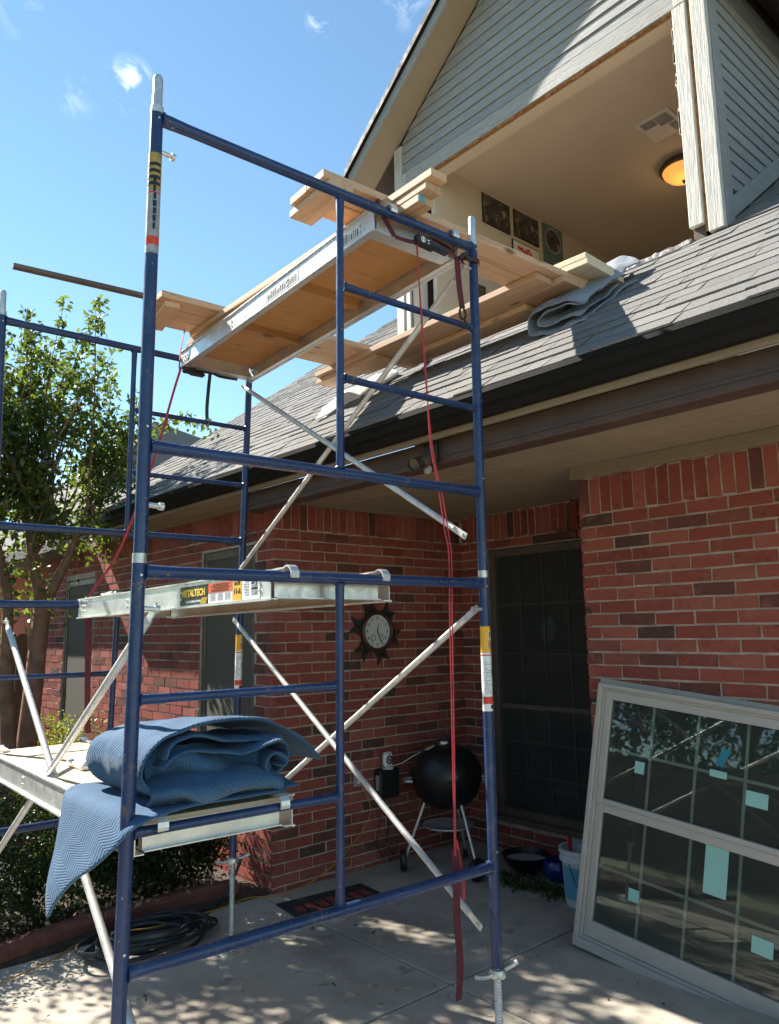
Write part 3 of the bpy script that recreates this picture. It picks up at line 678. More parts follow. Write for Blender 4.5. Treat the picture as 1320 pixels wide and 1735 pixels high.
# sun clock
ck = empty('sun_clock', (3.29, 2.772, 1.90), label='sun shaped iron clock with white dial on the brick wall', cat='clock')
def CK(x, z, y): return Vector((x, y, z))
rays = 12
for i in range(rays):
    an = 2*math.pi*i/rays+.05; ca, sa = math.cos(an), math.sin(an); wave = .03*(1 if i % 2 else -1)
    L = []; Rr = []
    for k in range(7):
        t = k/6; r = .15+.135*t; w = .042*(1-t)**.8+.002; o = wave*math.sin(t*3.0)
        L.append(CK(ca*r-sa*(o+w), sa*r+ca*(o+w), -.018)); Rr.append(CK(ca*r-sa*(o-w), sa*r+ca*(o-w), -.018))
    obj('ray', MB().prism(L+Rr[::-1], (0,.014,0)), M_IRON, ck)
RX = Matrix.Rotation(R(90),4,'X')
obj('rim', MB().lathe([(.001,.005),(.165,.005),(.178,.03),(.175,.05),(.155,.058),(.142,.045),(.140,.03),(.001,.03)], 40, RX), M_WOODRIM, ck, smooth=True)
obj('dial', MB().lathe([(.001,.0335),(.141,.0335)], 40, RX), M_DIAL, ck)
TX = Matrix(((1,0,0,0),(0,0,-1,0),(0,1,0,0),(0,0,0,1)))
for h in range(1, 13):
    if h in (4, 8, 5, 7) and False: continue
    an = R(90-30*h); textmesh('numeral', str(h), .036, Matrix.Translation((.112*math.cos(an), -.0345, .112*math.sin(an))) @ TX, M_LBLACK, ck, .0006, .0004)
for sx in (-1, 1):
    rr = MB().lathe([(.026,.0),(.029,.0),(.029,.0012),(.026,.0012)], 24, Matrix.Translation((sx*.047,-.0345,-.052)) @ RX)
    for q in range(10):
        a = 2*math.pi*q/10; rr.cbox((sx*.047+.021*math.cos(a),-.0349,-.052+.021*math.sin(a)), (.004,.001,.004))
    rr.box((sx*.047-.001,-.0357,-.052),(sx*.047+.001,-.0349,-.036)); obj('small_dial', rr, M_LBLACK, ck)
def hand(name, ang, ln, w, y):
    a = R(90-ang); d = Vector((math.cos(a),0,math.sin(a))); q = Vector((-d.z,0,d.x)); o = Vector((0,y,0))
    obj(name, MB().prism([o-d*.02+q*w,o+d*ln*.7+q*w*1.5,o+d*ln,o+d*ln*.7-q*w*1.5,o-d*.02-q*w], (0,-.0015,0)), M_LBLACK, ck)
hand('hour_hand', 12.5, .07, .0028, -.037); hand('minute_hand', 160, .115, .0022, -.039)

# low voltage transformer with a dial timer plugged in above, cords
tb = empty('transformer_box', (3.355, 2.765, .65), label='black low voltage transformer box on the brick wall', cat='transformer')
obj('case', MB().box((-.105,-.09,-.12),(.105,0,.115)), M_BLACK, tb, bevel=.008)
obj('side_label', MB().box((-.1075,-.07,-.05),(-.1055,-.03,.07)), M_LGREY, tb)
cd_ = MB()
for dx in (-.06, .05): cd_.tube(spline([(dx,-.04,-.11),(dx-.02,-.05,-.3),(dx-.05,-.035,-.46),(dx+.02,-.05,-.58),(dx+.08,-.04,-.42),(dx+.06,-.04,-.2)], 6), .005, 6)
obj('low_voltage_cable', cd_, M_BLACK, tb)
tm = empty('dial_timer', (3.36, 2.74, .835), label='white dial timer standing above the black transformer box', cat='timer')
obj('body', MB().box((-.045,-.05,-.055),(.045,0,.062)), M_WHITE, tm, bevel=.016)
obj('dial_ring', MB().lathe([(.022,0),(.034,0),(.034,.004),(.022,.004)], 24, Matrix.Translation((0,-.0505,0)) @ RX), M_BLACK, tm)
obj('knob', MB().lathe([(.011,0),(.011,.008),(.001,.009)], 16, Matrix.Translation((0,-.0505,0)) @ RX), M_BLACK, tm)
obj('pointer', MB().box((-.003,-.053,.038),(.003,-.0505,.05)), M_BLACK, tm)
obj('foot', MB().lathe([(.001,-.072),(.05,-.072),(.05,-.064),(.018,-.06),(.018,-.054)], 16), M_WHITE, tm, smooth=True, loc=(0,-.03,0))
ou = empty('wall_outlet', (3.078, 2.774, .71), label='grey weatherproof outlet cover left of the black box', cat='outlet')
obj('cover_plate', MB().box((-.038,-.022,-.058),(.038,0,.058)), M_LGREY, ou, bevel=.004)
for q in (-1, 1): obj('socket', MB().cbox((0,-.0235,q*.022), (.03,.003,.026)), M_PAPER, ou, bevel=.003)
obj('extension_cord', MB().tube(spline([(3.10,2.74,.68),(3.16,2.70,.45),(3.0,2.71,.25),(2.7,2.68,.10),(2.35,2.66,.02),(2.1,2.80,.012),(1.85,2.76,.012),(1.5,2.70,.03),(1.25,2.56,.085),(1.0,2.78,.05),(.85,2.80,.012),(.62,2.66,.010),(.35,2.58,.010),(-.1,2.52,.010),(-.7,2.5,.010)], 8), .0042, 6), M_CORD, smooth=True, label='thin yellow extension cord running from the wall along the bed', cat='cord')

# kettle grill
gx, gy = 3.62, 2.28
kg = empty('kettle_grill', (gx, gy, 0), R(-38), label='black kettle grill with ash tray in the porch corner', cat='grill')
obj('bowl', MB().lathe([(.001,.47),(.10,.475),(.19,.52),(.255,.60),(.285,.70),(.288,.745),(.278,.745)], 36), M_ENAMEL, kg, smooth=True)
obj('lid', MB().lathe([(.294,.742),(.294,.755),(.285,.80),(.25,.88),(.18,.945),(.09,.975),(.001,.982)], 36), M_ENAMEL, kg, smooth=True)
hd = MB().tube(spline([(-.06,0,.975),(-.055,0,1.02),(0,0,1.035),(.055,0,1.02),(.06,0,.975)], 5), .011, 8); obj('lid_handle', hd, M_BLACK, kg, smooth=True)
obj('lid_vent', MB().lathe([(.001,.01),(.045,.006),(.05,0)], 18, Matrix.Translation((-.14,-.05,.955)) @ Matrix.Rotation(R(-22),4,'Y')), M_ALU, kg)
for s in (-1, 1):
    obj('side_handle', MB().tube(spline([(s*.285,-.07,.70),(s*.335,-.06,.70),(s*.345,0,.70),(s*.335,.06,.70),(s*.285,.07,.70)], 4), .012, 8), M_GALV, kg, smooth=True)
for i, a in enumerate((60, 180, 300)):
    c, s = math.cos(R(a)), math.sin(R(a)); lw = .09 if a != 180 else .07
    obj('leg', MB().tube([(c*.17,s*.17,.56),(c*.36,s*.36,lw)], .0125, 10), M_ALU, kg, smooth=True)
    Mw = Matrix.Translation((c*.365,s*.365,.085)) @ Matrix.Rotation(R(a+90),4,'Z') @ RX
    if a != 60: obj('wheel', MB().lathe([(.001,-.022),(.05,-.02),(.075,-.024),(.084,-.012),(.084,.012),(.075,.024),(.05,.02),(.001,.022)], 22, Mw), M_BLACK, kg, smooth=True)
    else: obj('foot_cap', MB().lathe([(.001,-.0),(.02,0),(.02,.06),(.001,.062)], 10, Matrix.Translation((c*.366,s*.366,.001))), M_BLACK, kg)
obj('ash_tray', MB().lathe([(.001,.325),(.17,.33),(.205,.345),(.208,.352)], 32), M_ALU, kg, smooth=True, solid=.003)
th = obj('thermometer_puck', MB().lathe([(.001,.02),(.03,.018),(.034,.006),(.034,0)], 14), M_PAPER, kg, loc=(-.02,-.05,.985), smooth=True)
obj('probe_wire', MB().tube(spline([(3.60,2.25,.992),(3.50,2.33,.955),(3.44,2.44,.90),(3.41,2.56,.83),(3.395,2.66,.79),(3.38,2.70,.78)], 7), .0028, 6), M_PAPER, label='thin white wire from the grill lid to the dial timer', cat='wire')

# bowls, weeds, pail, door mat, hose
bw = empty('glazed_bowl', (3.98, 1.78, .0), label='wide black glazed bowl on the patio below the window', cat='bowl')
obj('bowl_body', MB().lathe([(.07,0),(.09,.02),(.17,.10),(.195,.15),(.185,.152),(.16,.10),(.08,.03),(.001,.025)], 30), M_ENAMEL, bw, smooth=True)
obj('contents', MB().lathe([(.001,.12),(.165,.11)], 20), M_LGREY, bw)
obj('cobalt_bowl', MB().lathe([(.06,0),(.10,.03),(.125,.09),(.12,.13),(.10,.155),(.09,.152),(.105,.12),(.001,.10)], 28), M_COBALT, loc=(4.02,1.50,0), smooth=True, label='small shiny cobalt blue bowl right of the black bowl', cat='bowl')
bk = empty('pail', (3.74, 1.07, 0), label='white plastic pail with blue print behind the leaning window', cat='pail')
obj('pail_body', MB().lathe([(.001,.001),(.128,.002),(.135,.02),(.150,.33),(.152,.37)], 32), M_PAIL, bk, smooth=True)
obj('pail_rim', MB().lathe([(.153,.30),(.166,.30),(.166,.318),(.156,.32),(.156,.355),(.170,.355),(.170,.378),(.146,.378)], 32), M_PAIL, bk, smooth=True)
n_ = 14; V = []
for i in range(n_+1):
    a = R(150+130*i/n_); V += [((.1395)*math.cos(a),(.1395)*math.sin(a),.06),((.1502)*math.cos(a),(.1502)*math.sin(a),.27)]
obj('printed_label', MB().add(V, [(2*i,2*i+2,2*i+3,2*i+1) for i in range(n_)]), M_CYAN, bk, smooth=True)
V = []
for i in range(7):
    a = R(212+26*i/6); V += [((.1425)*math.cos(a),(.1425)*math.sin(a),.10),((.1515)*math.cos(a),(.1515)*math.sin(a),.25)]
obj('label_panel', MB().add(V, [(2*i,2*i+2,2*i+3,2*i+1) for i in range(6)]), M_PAPER, bk)
obj('wire_handle', MB().tube(spline([(-.155,.02,.31),(-.168,-.02,.24),(-.165,-.05,.17),(-.15,-.09,.11)], 5), .003, 6), M_BLACK, bk)
obj('brush_handle', MB().box((-.012,-.012,.2),(.012,.012,.47)), M_PALE, bk, loc=(.03,-.02,0), rot=(R(8),R(-6),0))
obj('paint_stick', MB().box((-.02,-.004,.2),(.02,.004,.44)), M_LRED, bk, loc=(-.06,.05,0), rot=(R(-5),R(4),0))

def leaves(n, posf, size, seed=0, up=.3, fold=.25, aspect=.5, upvec=(0,0,1)):
    """n small folded leaves; posf(rng, n) -> positions"""
    r = np.random.default_rng(seed); P = posf(r, n); m = len(P)
    d = r.normal(size=(m,3)); d[:,2] -= .35; d /= np.linalg.norm(d, axis=1)[:,None]
    nn = r.normal(size=(m,3)); nn[:,2] += up*3; nn -= (nn*d).sum(1)[:,None]*d; nn /= np.linalg.norm(nn, axis=1)[:,None]
    w = np.cross(nn, d); s = (size*r.uniform(.65,1.3,m))[:,None]
    a = P; b = P+d*s*.45+w*s*aspect*.5+nn*s*fold*.3; c = P+d*s; e = P+d*s*.45-w*s*aspect*.5+nn*s*fold*.3
    V = np.stack([a,b,c,e],1).reshape(-1,3); me = bpy.data.meshes.new('leaves')
    me.vertices.add(len(V)); me.vertices.foreach_set('co', V.ravel()); F = np.arange(m)[:,None]*4
    T = np.concatenate([F+np.array([[0,1,2]]), F+np.array([[0,2,3]])],1).reshape(-1)
    me.loops.add(len(T)); me.loops.foreach_set('vertex_index', T.astype(np.int32)); me.polygons.add(len(T)//3); me.polygons.foreach_set('loop_start', np.arange(0,len(T),3,dtype=np.int32))
    me.update(calc_edges=True); me.validate(); return me
def blobs(C, r0, sq=(1,1,1)):
    C = np.array(C)
    def f(r, n):
        i = r.integers(0, len(C), n); g = r.normal(size=(n,3)); g /= np.linalg.norm(g,axis=1)[:,None]
        return C[i,:3]+g*(r.uniform(0,1,n)**.45)[:,None]*(C[i,3]*r0)[:,None]*np.array(sq)
    return f
wc_ = [(3.72+random.uniform(-.07,.14), 1.25+.6*i/16+random.uniform(-.05,.05), .02, .1) for i in range(17)]
obj('weed_patch', leaves(900, blobs(wc_, 1, (1,1,.5)), .035, 3), M_WEED, kind='stuff')

dm = empty('door_mat', (2.505, 2.33, .002), R(-6), label='dark rubber door mat with red lettering beside the brick wall', cat='door mat')
obj('mat_base', MB().box((-.36,-.20,0),(.36,.20,.010)), M_MAT, dm, bevel=.003)
for i in range(7):
    x = -.27+i*.09; g = MB()
    for q in range(3): g.box((x-.03+.022*q,-.07+random.uniform(-.02,.02),.0102),(x-.018+.022*q,.07+random.uniform(-.02,.02),.0125))
    g.box((x-.03,random.choice((-.065,.0,.055)),.0103),(x+.03,.012+random.choice((-.06,.0,.05))+.02,.0128)) if i % 2 else g.box((x-.03,-.012,.0103),(x+.02,.012,.0128))
    obj('red_letter', g, M_MATRED, dm)
hs = []
for i in range(260):
    t = i/260; a = t*2*math.pi*7.3; r = .24+.17*(.5+.5*math.sin(t*19))+.02*math.sin(a*3.1); hs.append((1.22+r*1.02*math.cos(a)+.03*math.sin(t*31), 2.52+r*.66*math.sin(a), .017+.085*t+.012*math.sin(a*2+t*9)))
hs += [(1.62,2.72,.02),(1.85,2.82,.02),(2.0,2.86,.16),(2.07,2.86,.30)]
obj('garden_hose', MB().tube(spline(hs, 2), .0115, 7), M_HOSE, smooth=True, label='dark garden hose coiled on the patio under the scaffold', cat='hose')

# leaning replacement window
BLc = Vector((3.085, .684, .03)); TLc = Vector((3.285, .53, 1.555)); zax = (TLc-BLc); HW = zax.length; zax.normalize()
yax = Vector((.012,-1,.0)); yax = (yax-zax*yax.dot(zax)).normalized(); nax = zax.cross(yax).normalized()
if nax.x > 0: nax = -nax
LW = Matrix(((yax.x, nax.x, zax.x, BLc.x), (yax.y, nax.y, zax.y, BLc.y), (yax.z, nax.z, zax.z, BLc.z), (0,0,0,1)))
lw = bpy.data.objects.new('replacement_window', None); link(lw); lw.matrix_world = LW
tag(lw, 'new tan framed window unit with grids leaning on the brick wall', 'window unit')
WW = 1.85
def fr4(m, x0, x1, z0, z1, w, y0, y1, wb=None, wt=None):
    wb = wb or w; wt = wt or w
    return m.box((x0,y0,z0),(x0+w,y1,z1)).box((x1-w,y0,z0),(x1,y1,z1)).box((x0+w,y0,z0),(x1-w,y1,z0+wb)).box((x0+w,y0,z1-wt),(x1-w,y1,z1))
obj('outer_frame', fr4(MB(), 0, WW, 0, HW, .028, -.055, .045, .05), M_VINYL, lw, bevel=.003)
obj('frame_lip', fr4(MB(), .0285, WW-.0285, .0505, HW-.0285, .014, -.05, .022), M_VINYL, lw, bevel=.002)
obj('nailing_fin', fr4(MB(), -.028, WW+.028, -.0, HW+.028, .0275, -.028, -.024), M_VINYL, lw)
HM = HW*.525
for nm, z0, z1, dy in (('lower_sash', .0655, HM+.02, -.012), ('upper_sash', HM+.0205, HW-.043, .0)):
    sf = obj(nm, fr4(MB(), .043, WW-.043, z0, z1, .045, dy-.02, dy+.016, .09 if nm == 'lower_sash' else .03, .05), M_VINYL, lw, bevel=.003)
    gx0, gx1, gz0, gz1 = .088, WW-.088, z0+(.09 if nm == 'lower_sash' else .03), z1-.05
    obj('pane', MB().box((gx0,dy-.006,gz0),(gx1,dy-.003,gz1)), M_GLASS, sf)
    obj('back_pane', MB().box((gx0,dy-.018,gz0),(gx1,dy-.015,gz1)), M_GLASSB, sf)
    for i in range(1, 6):
        x = gx0+(gx1-gx0)*i/6; obj('grid_bar', MB().box((x-.008,dy-.0135,gz0),(x+.008,dy-.0075,gz1)), M_GRID, sf)
    zc = (gz0+gz1)/2; obj('grid_bar', MB().box((gx0,dy-.013,zc-.008),(gx1,dy-.008,zc+.008)), M_GRID, sf)
def sticker(nm, x, z, w, h, mat, dy=-.0015, rz=0):
    o = obj(nm, MB().cbox((0,0,0), (w,.002,h)), mat, lw, loc=(x,dy,z), rot=(0,rz,0)); return o
for nm, x, z, w, h, dy in (('foam_pad', 0.309, 1.0891, 0.0613, 0.0689, -0.0015), ('foam_pad', 0.9942, 1.0743, 0.1156, 0.077, -0.0015), ('sticker_sheet', 0.8004, 0.668, 0.127, 0.2741, -0.0135), ('foam_pad', 0.3368, 0.3787, 0.0671, 0.0673, -0.0135), ('foam_pad', 1.0629, 0.3726, 0.1081, 0.0808, -0.0135), ('foam_pad', 0.7807, 1.1581, 0.095, 0.037, -0.0015)):
    sticker(nm, x, z, w, h, M_TEAL, dy)
sticker('blue_tape', 0.7988, 1.2498, .045, .10, M_TEALD, -.0012, R(22))

# ------------------------------------------------------------------ scaffold
SR = R(-2.639)
sc = empty('scaffold_tower', (0,0,0), SR, label='two lift blue steel frame scaffold with zinc cross braces', cat='scaffold')
def SW(u, v, z): return Matrix.Rotation(SR, 4, 'Z') @ Vector((u, v, z))
TR, RR_, BR_ = .0215, .0135, .0172
def tub(name, pts, r, mat, par, n=16): return obj(name, MB().tube(pts, r, n), mat, par, smooth=True)
def bar(name, a, b, r, par, flare=.0):
    a = Vector(a); b = Vector(b); d = (b-a).normalized()
    o = obj(name, MB().tube([a, a+d*.03, a+d*.10, b-d*.10, b-d*.03, b], [r*1.12, r*1.12, r, r, r*1.12, r*1.12], 14), M_BLUE, par, smooth=True)
    for q, s in ((a, 1), (b, -1)):
        wb = MB(); x = d.cross(Vector((0,1,.2))).normalized(); y = d.cross(x); n = 22; ring = []
        for k in range(n+1):
            an = 2*math.pi*k/n; ring.append(q+d*s*(.0035+.0012*math.sin(k*3.7))+(x*math.cos(an)+y*math.sin(an))*r*1.14)
        wb.tube(ring, .0042, 6, False); obj('weld_bead', wb, M_BLUE, par, smooth=True)
    return o
def sticker_wrap(name, base, r, z0, z1, a0, a1, mat, par, tilt=(0,0)):
    V = []; n = 10
    for i in range(n+1):
        a = R(a0+(a1-a0)*i/n)
        for z in (z0, z1): V.append((base[0]+r*math.cos(a)+tilt[0]*z, base[1]+r*math.sin(a)+tilt[1]*z, z))
    return obj(name, MB().add(V, [(2*i,2*i+2,2*i+3,2*i+1) for i in range(n)]), mat, par, smooth=True)
def frame(parent, L0, L1, R0, R1, z0, zbars, vert_u, rung_side, spig, lean_v=0):
    """L0/L1 foot and head of the left post (u, v, z); R0/R1 of the right post"""
    e = empty('end_frame', (0,0,0), 0, parent)
    L0, L1, R0, R1 = map(Vector, (L0, L1, R0, R1))
    pl = lambda z: L0.lerp(L1, (z-L0.z)/(L1.z-L0.z)); pr = lambda z: R0.lerp(R1, (z-R0.z)/(R1.z-R0.z))
    tub('post', [L0, L1], TR, M_BLUE, e); tub('post', [R0, R1], TR, M_BLUE, e)
    zb, zt = zbars
    at = lambda z, f: pl(z).lerp(pr(z), f)
    bar('crossbar', pl(zb)+Vector((.018,0,0)), pr(zb)-Vector((.018,0,0)), TR*.96, e); bar('crossbar', pl(zt)+Vector((.018,0,0)), pr(zt)-Vector((.018,0,0)), TR*.96, e)
    f = vert_u/1.524
    bar('upright', at(zb, f)+Vector((0,0,.018)), at(zt, f)-Vector((0,0,.018)), BR_*.9, e)
    for z in rung_side[1]:
        a, b = (pl(z), at(z, f)) if rung_side[0] == 'L' else (at(z, f), pr(z))
        bar('rung', a+Vector((.018,0,0)), b-Vector((.015,0,0)), RR_*1.08, e)
    for p, a in ((pl, 1), (pr, -1)):
        d = (p(L1.z)-p(L0.z)).normalized(); top = p(L1.z if p is pl else R1.z)
        if spig: obj('spigot', MB().tube([top-d*.02, top+d*.006, top+d*.0065, top+d*.115, top+d*.127], [TR*1.03, TR*1.03, TR*.80, TR*.80, TR*.6], 16), M_GALV, e, smooth=True)
        else: obj('coupling_collar', MB().tube([top+d*.001, top+d*.032], TR*1.02, 16), M_GALV, e, smooth=True)
        for z in (zt-.012, zb+.06): obj('rivet', MB().tube([p(z)+Vector((0,-TR*.9,0)), p(z)+Vector((0,-TR*1.12,0))], .004, 8), M_GALV, e)
    return e, pl, pr
ZB0, ZB1, ZT = .55, 2.125, 3.70
f1, fl1, fr1 = frame(sc, (-.018,0,ZB0), (.001,0,ZB1), (1.527,0,ZB0), (1.526,0,ZB1), ZB0, (.935, 2.10), .763, ('L', (1.708, 1.320)), False)
f2, fl2, fr2 = frame(sc, (.003,0,2.158), (.010,0,ZT), (1.525,0,2.158), (1.536,0,ZT), 2.158, (2.505, 3.668), .767, ('R', (3.27, 2.887)), True)
L = 2.134
r1, rl1, rr1 = frame(sc, (-.03,L,ZB0), (.0,L,ZB1), (1.435,L,ZB0), (1.466,L,ZB1), ZB0, (.913, 2.080), .70, ('L', (1.690, 1.300)), False)
r2, rl2, rr2 = frame(sc, (.0,L,2.158), (-.03,L,ZT), (1.468,L,2.158), (1.512,L,ZT), 2.158, (2.500, 3.655), .74, ('R', (3.262, 2.872)), True)
for (p, z, e, s) in ((fl2,3.545,f2,1),(fl2,2.314,f2,1),(fl1,1.986,f1,1),(fr2,3.561,f2,-1),(fr1,1.99,f1,-1)):
    q = p(z); obj('lock_pin', MB().tube([q+Vector((s*.018,0,0)), q+Vector((s*.065,0,-.002))], .0085, 10).tube([q+Vector((s*.055,0,-.001)), q+Vector((s*.070,0,-.002))], .0125, 10), M_GALV, e, smooth=True)
# safety labels round three posts
def post_label(p, z1, z0, e, yellow_h, style):
    q = p((z0+z1)/2); t = (p(z1)-p(z0))/(z1-z0); b = p(0); tl = (t.x, t.y)
    zy = z1-yellow_h; A0, A1 = 150, 330
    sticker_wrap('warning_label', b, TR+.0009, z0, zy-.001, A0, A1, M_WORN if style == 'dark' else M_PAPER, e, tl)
    sticker_wrap('yellow_label', b, TR+.0010, zy, z1, A0, A1, M_SHADEYEL if style == 'dark' else M_YEL, e, tl)
    red = sticker_wrap('red_band', b, TR+.0016, z0+.03, z0+.06, A0+30, A1-8, M_LRED, e, tl)
    sticker_wrap('red_band', b, TR+.0016, zy-.014, zy-.009, A0, A1-8, M_LRED, e, tl)
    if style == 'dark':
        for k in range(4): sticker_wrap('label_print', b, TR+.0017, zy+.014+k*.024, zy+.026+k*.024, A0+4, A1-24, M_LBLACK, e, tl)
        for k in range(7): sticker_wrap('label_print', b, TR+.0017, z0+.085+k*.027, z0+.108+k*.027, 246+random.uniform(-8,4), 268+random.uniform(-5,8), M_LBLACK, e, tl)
    else:
        sticker_wrap('label_print', b, TR+.0017, zy+.055, zy+yellow_h-.018, 262, 296, M_PAPER, e, tl); sticker_wrap('label_print', b, TR+.0021, zy+.060, zy+yellow_h-.023, 270, 288, M_LBLACK, e, tl)
        sticker_wrap('label_print', b, TR+.0017, zy+.018, zy+.045, 258, 290, M_LGREY, e, tl); sticker_wrap('label_print', b, TR+.0017, zy+.018, zy+.045, 291, 303, M_LBLACK, e, tl)
        sticker_wrap('label_print', b, TR+.0017, z0+.010, z0+.026, 262, 318, M_LBLACK, e, tl); sticker_wrap('label_print', b, TR+.0017, z1-yellow_h-.10, z1-yellow_h-.075, 296, 310, M_LBLACK, e, tl)
        for k in range(16): sticker_wrap('label_print', b, TR+.0016, z0+.075+k*.0085, z0+.078+k*.0085, 200+random.uniform(0,20), 250+random.uniform(-30,60), M_LGREY, e, tl)
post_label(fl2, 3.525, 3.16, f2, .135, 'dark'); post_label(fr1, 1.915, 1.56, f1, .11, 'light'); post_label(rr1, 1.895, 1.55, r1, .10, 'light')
# cross braces
def brace(a, b, off):
    a = Vector(a)+Vector((off,0,0)); b = Vector(b)+Vector((off,0,0)); d = (b-a).normalized()
    m = MB().tube([a+d*.06, b-d*.06], .0145, 12); s = Vector((1,0,0)); q = d.cross(s).normalized()
    for p, dd in ((a, d), (b, -d)):
        P = [p-dd*.022-q*.014, p-dd*.022+q*.014, p+dd*.075+q*.014, p+dd*.075-q*.014]
        m.prism([x-s*.003 for x in P], s*.006)
        m.tube([p-s*.012, p+s*.012], .0075, 8)
    return obj('cross_brace', m, M_BRACE, sc, smooth=True)
brace((1.50,.02,3.555), (1.455,L-.02,2.29), -.020); brace((1.478,.02,2.312), (1.49,L-.03,3.545), -.045)
brace((1.487,.02,.725), (1.45,L-.03,1.985), -.040); brace((1.508,.02,1.985), (1.43,L-.02,.72), -.020)
brace((.045,.02,1.982), (.02,L-.02,.72), .018); brace((.012,.02,.72), (.04,L-.02,1.985), .040)
# screw jacks
def jack(p, zf, zg=.0):
    e = empty('screw_jack', (p.x, p.y, 0), 0, sc); n = int((zf-zg)/.0115); prof = []
    for i in range(n):
        z = zg+.012+i*.0115; prof += [(.0150,z),(.0178,z+.0035),(.0150,z+.0075)]
    obj('screw', MB().lathe([(.001,zg+.01)]+prof+[(.015,zf+.02)], 14), M_GALV, e, smooth=True)
    obj('nut', MB().lathe([(.017,zf-.035),(.034,zf-.034),(.036,zf-.018),(.03,zf-.004),(.018,zf-.002)], 16), M_GALV, e, smooth=True)
    obj('wing_handle', MB().tube(spline([(-.11,.01,zf-.012),(-.06,.004,zf-.022),(0,0,zf-.018),(.06,-.004,zf-.014),(.105,-.01,zf-.004)], 4), [.009]*16+[.011], 8), M_GALV, e, smooth=True)
    obj('base_plate', MB().box((-.075,-.075,zg),(.075,.075,zg+.010)), M_GALV, e, bevel=.002)
jack(fr1(ZB0), ZB0-.002); jack(fl1(ZB0), ZB0-.002); jack(rr1(ZB0), ZB0-.002); jack(rl1(ZB0), ZB0-.002)

# ---- walk boards (aluminium rails, plywood top)
def deck(u0, u1, z, v0, v1, label, hooks=True, text=False, ztilt=0.0, uoff=0.0):
    d = empty('walk_board', SW(u0, v0, z), SR, label=label, cat='walk board', group='aluminium walk boards on the scaffold')
    Ld = v1-v0; Wd = u1-u0
    d.rotation_euler = (math.atan2(ztilt, Ld), 0, SR+math.atan2(-uoff, Ld))
    obj('plywood_deck', MB().box((.014,.004,-.004),(Wd-.014,Ld-.004,.009)), M_PLYTOP if 'lower' in label else M_PLY, d)
    for x, s in ((0, 1), (Wd, -1)):
        m = MB(); xs = sorted((x, x+s*.004)); xf = sorted((x+s*.0, x+s*.032))
        m.box((xs[0],0,-.092),(xs[1],Ld,.010)).box((min(xf[0],xf[1])+(.004 if s>0 else 0),0,-.092),(max(xf)-(0 if s>0 else .004),Ld,-.088)).box((xf[0]+(.004 if s>0 else 0),0,.0095),(xf[1]-(0 if s>0 else .004),Ld,.013))
        m.box((x-s*.010 if s>0 else x,0,-.096),(x if s>0 else x-s*.010,Ld,-.0885)).box((x-s*.008 if s>0 else x,0,.0065),(x if s>0 else x-s*.008,Ld,.013))
        rail = obj('side_rail', m, M_ALU, d)
        for v in (.07,.10,Ld*.35,Ld*.65,Ld-.10,Ld-.07):
            for zz in (-.03,-.058): obj('rivet', MB().tube([(x,v,zz),(x-s*.005,v,zz)], .0055, 8), M_GALV, rail)
    for k in range(4):
        v = (.03, Ld*.36, Ld*.66, Ld-.06)[k]
        obj('cross_member', MB().box((.036,v,-.085),(Wd-.036,v+.032,-.0045)).box((.036,v-.02,-.087),(Wd-.036,v+.05,-.0835)) if k in (0,3) else MB().box((.036,v,-.05),(Wd-.036,v+.05,-.0045)), M_ALU if k in (0,3) else M_PLY, d)
    if hooks:
        for x in (.065, Wd-.065):
            for v, s in ((0, -1), (Ld, 1)):
                pts = [(x,v-s*.10,-.02),(x,v-s*.02,.010),(x,v+s*.0,.026)]
                cy = v+s*.03
                P = []; 
                for a in range(-20, 200, 20):
                    an = R(a) ; P.append((cy-s*math.cos(an+R(20))*.031, -.0+ .0+math.sin(an+R(20))*.031))
                m = MB(); w = .017
                ring = [(v-s*.12,.016),(v-s*.02,.020)]+[(cy-s*.031*math.cos(R(b)), -.004+.031*math.sin(R(b))) for b in (50,75,100,130,160,185,205)]
                V = []
                for (yy, zz) in ring: V += [(x-w,yy,zz),(x+w,yy,zz)]
                m.add(V, [(2*i,2*i+1,2*i+3,2*i+2) for i in range(len(ring)-1)])
                obj('hook', m, M_ALU, d, solid=.007)
    return d, Ld, Wd
up_, Lu, Wu = deck(.975, 1.462, 3.682, .03, L-.03, 'aluminium walk board on the top bars carrying the lumber', ztilt=-.012, uoff=.03)
mid, Lm, Wm = deck(.485, 1.035, 2.113, .03, L-.03, 'walk board at mid height with a black and yellow name plate', ztilt=-.018, uoff=-.04)
low, Ll, Wl = deck(.025, .580, 1.336, .03, L-.03, 'lower walk board with a quilted blue blanket on its plywood', ztilt=-.018)
# labels on the rails
RL = Matrix(((0,0,-1,0),(-1,0,0,0),(0,1,0,0),(0,0,0,1)))   # text plane facing -u, reading towards -v
def rail_label(d, v0, v1, z0, z1, mat, nm='rail_label', dx=0): return obj(nm, MB().box((-.0018-dx,v0,z0),(-.0003-dx,v1,z1)), mat, d)
rail_label(mid, .48, .74, -.084, -.006, M_LBLACK, 'name_plate')
textmesh('lettering', 'METALTECH', .0385, Matrix.Translation((-.0024,.612,-.036)) @ RL, M_GOLD, mid, .0016, .0006)
textmesh('small_print', 'SCAFFOLDING SYSTEMS', .013, Matrix.Translation((-.0024,.612,-.071)) @ RL, M_PAPER, mid, .0002, .0004)
for i in range(9): obj('gold_hatching', MB().prism([(-.0024,.545-i*.006,-.083),(-.0024,.548-i*.006,-.083),(-.0024,.530-i*.006,-.058),(-.0024,.527-i*.006,-.058)], (-.0005,0,0)), M_GOLD, mid)
rail_label(mid, .275, .476, -.084, -.006, M_PAPER, 'warning_plate'); rail_label(mid, .279, .474, -.044, -.007, M_ORANGE, 'orange_panel', .0016)
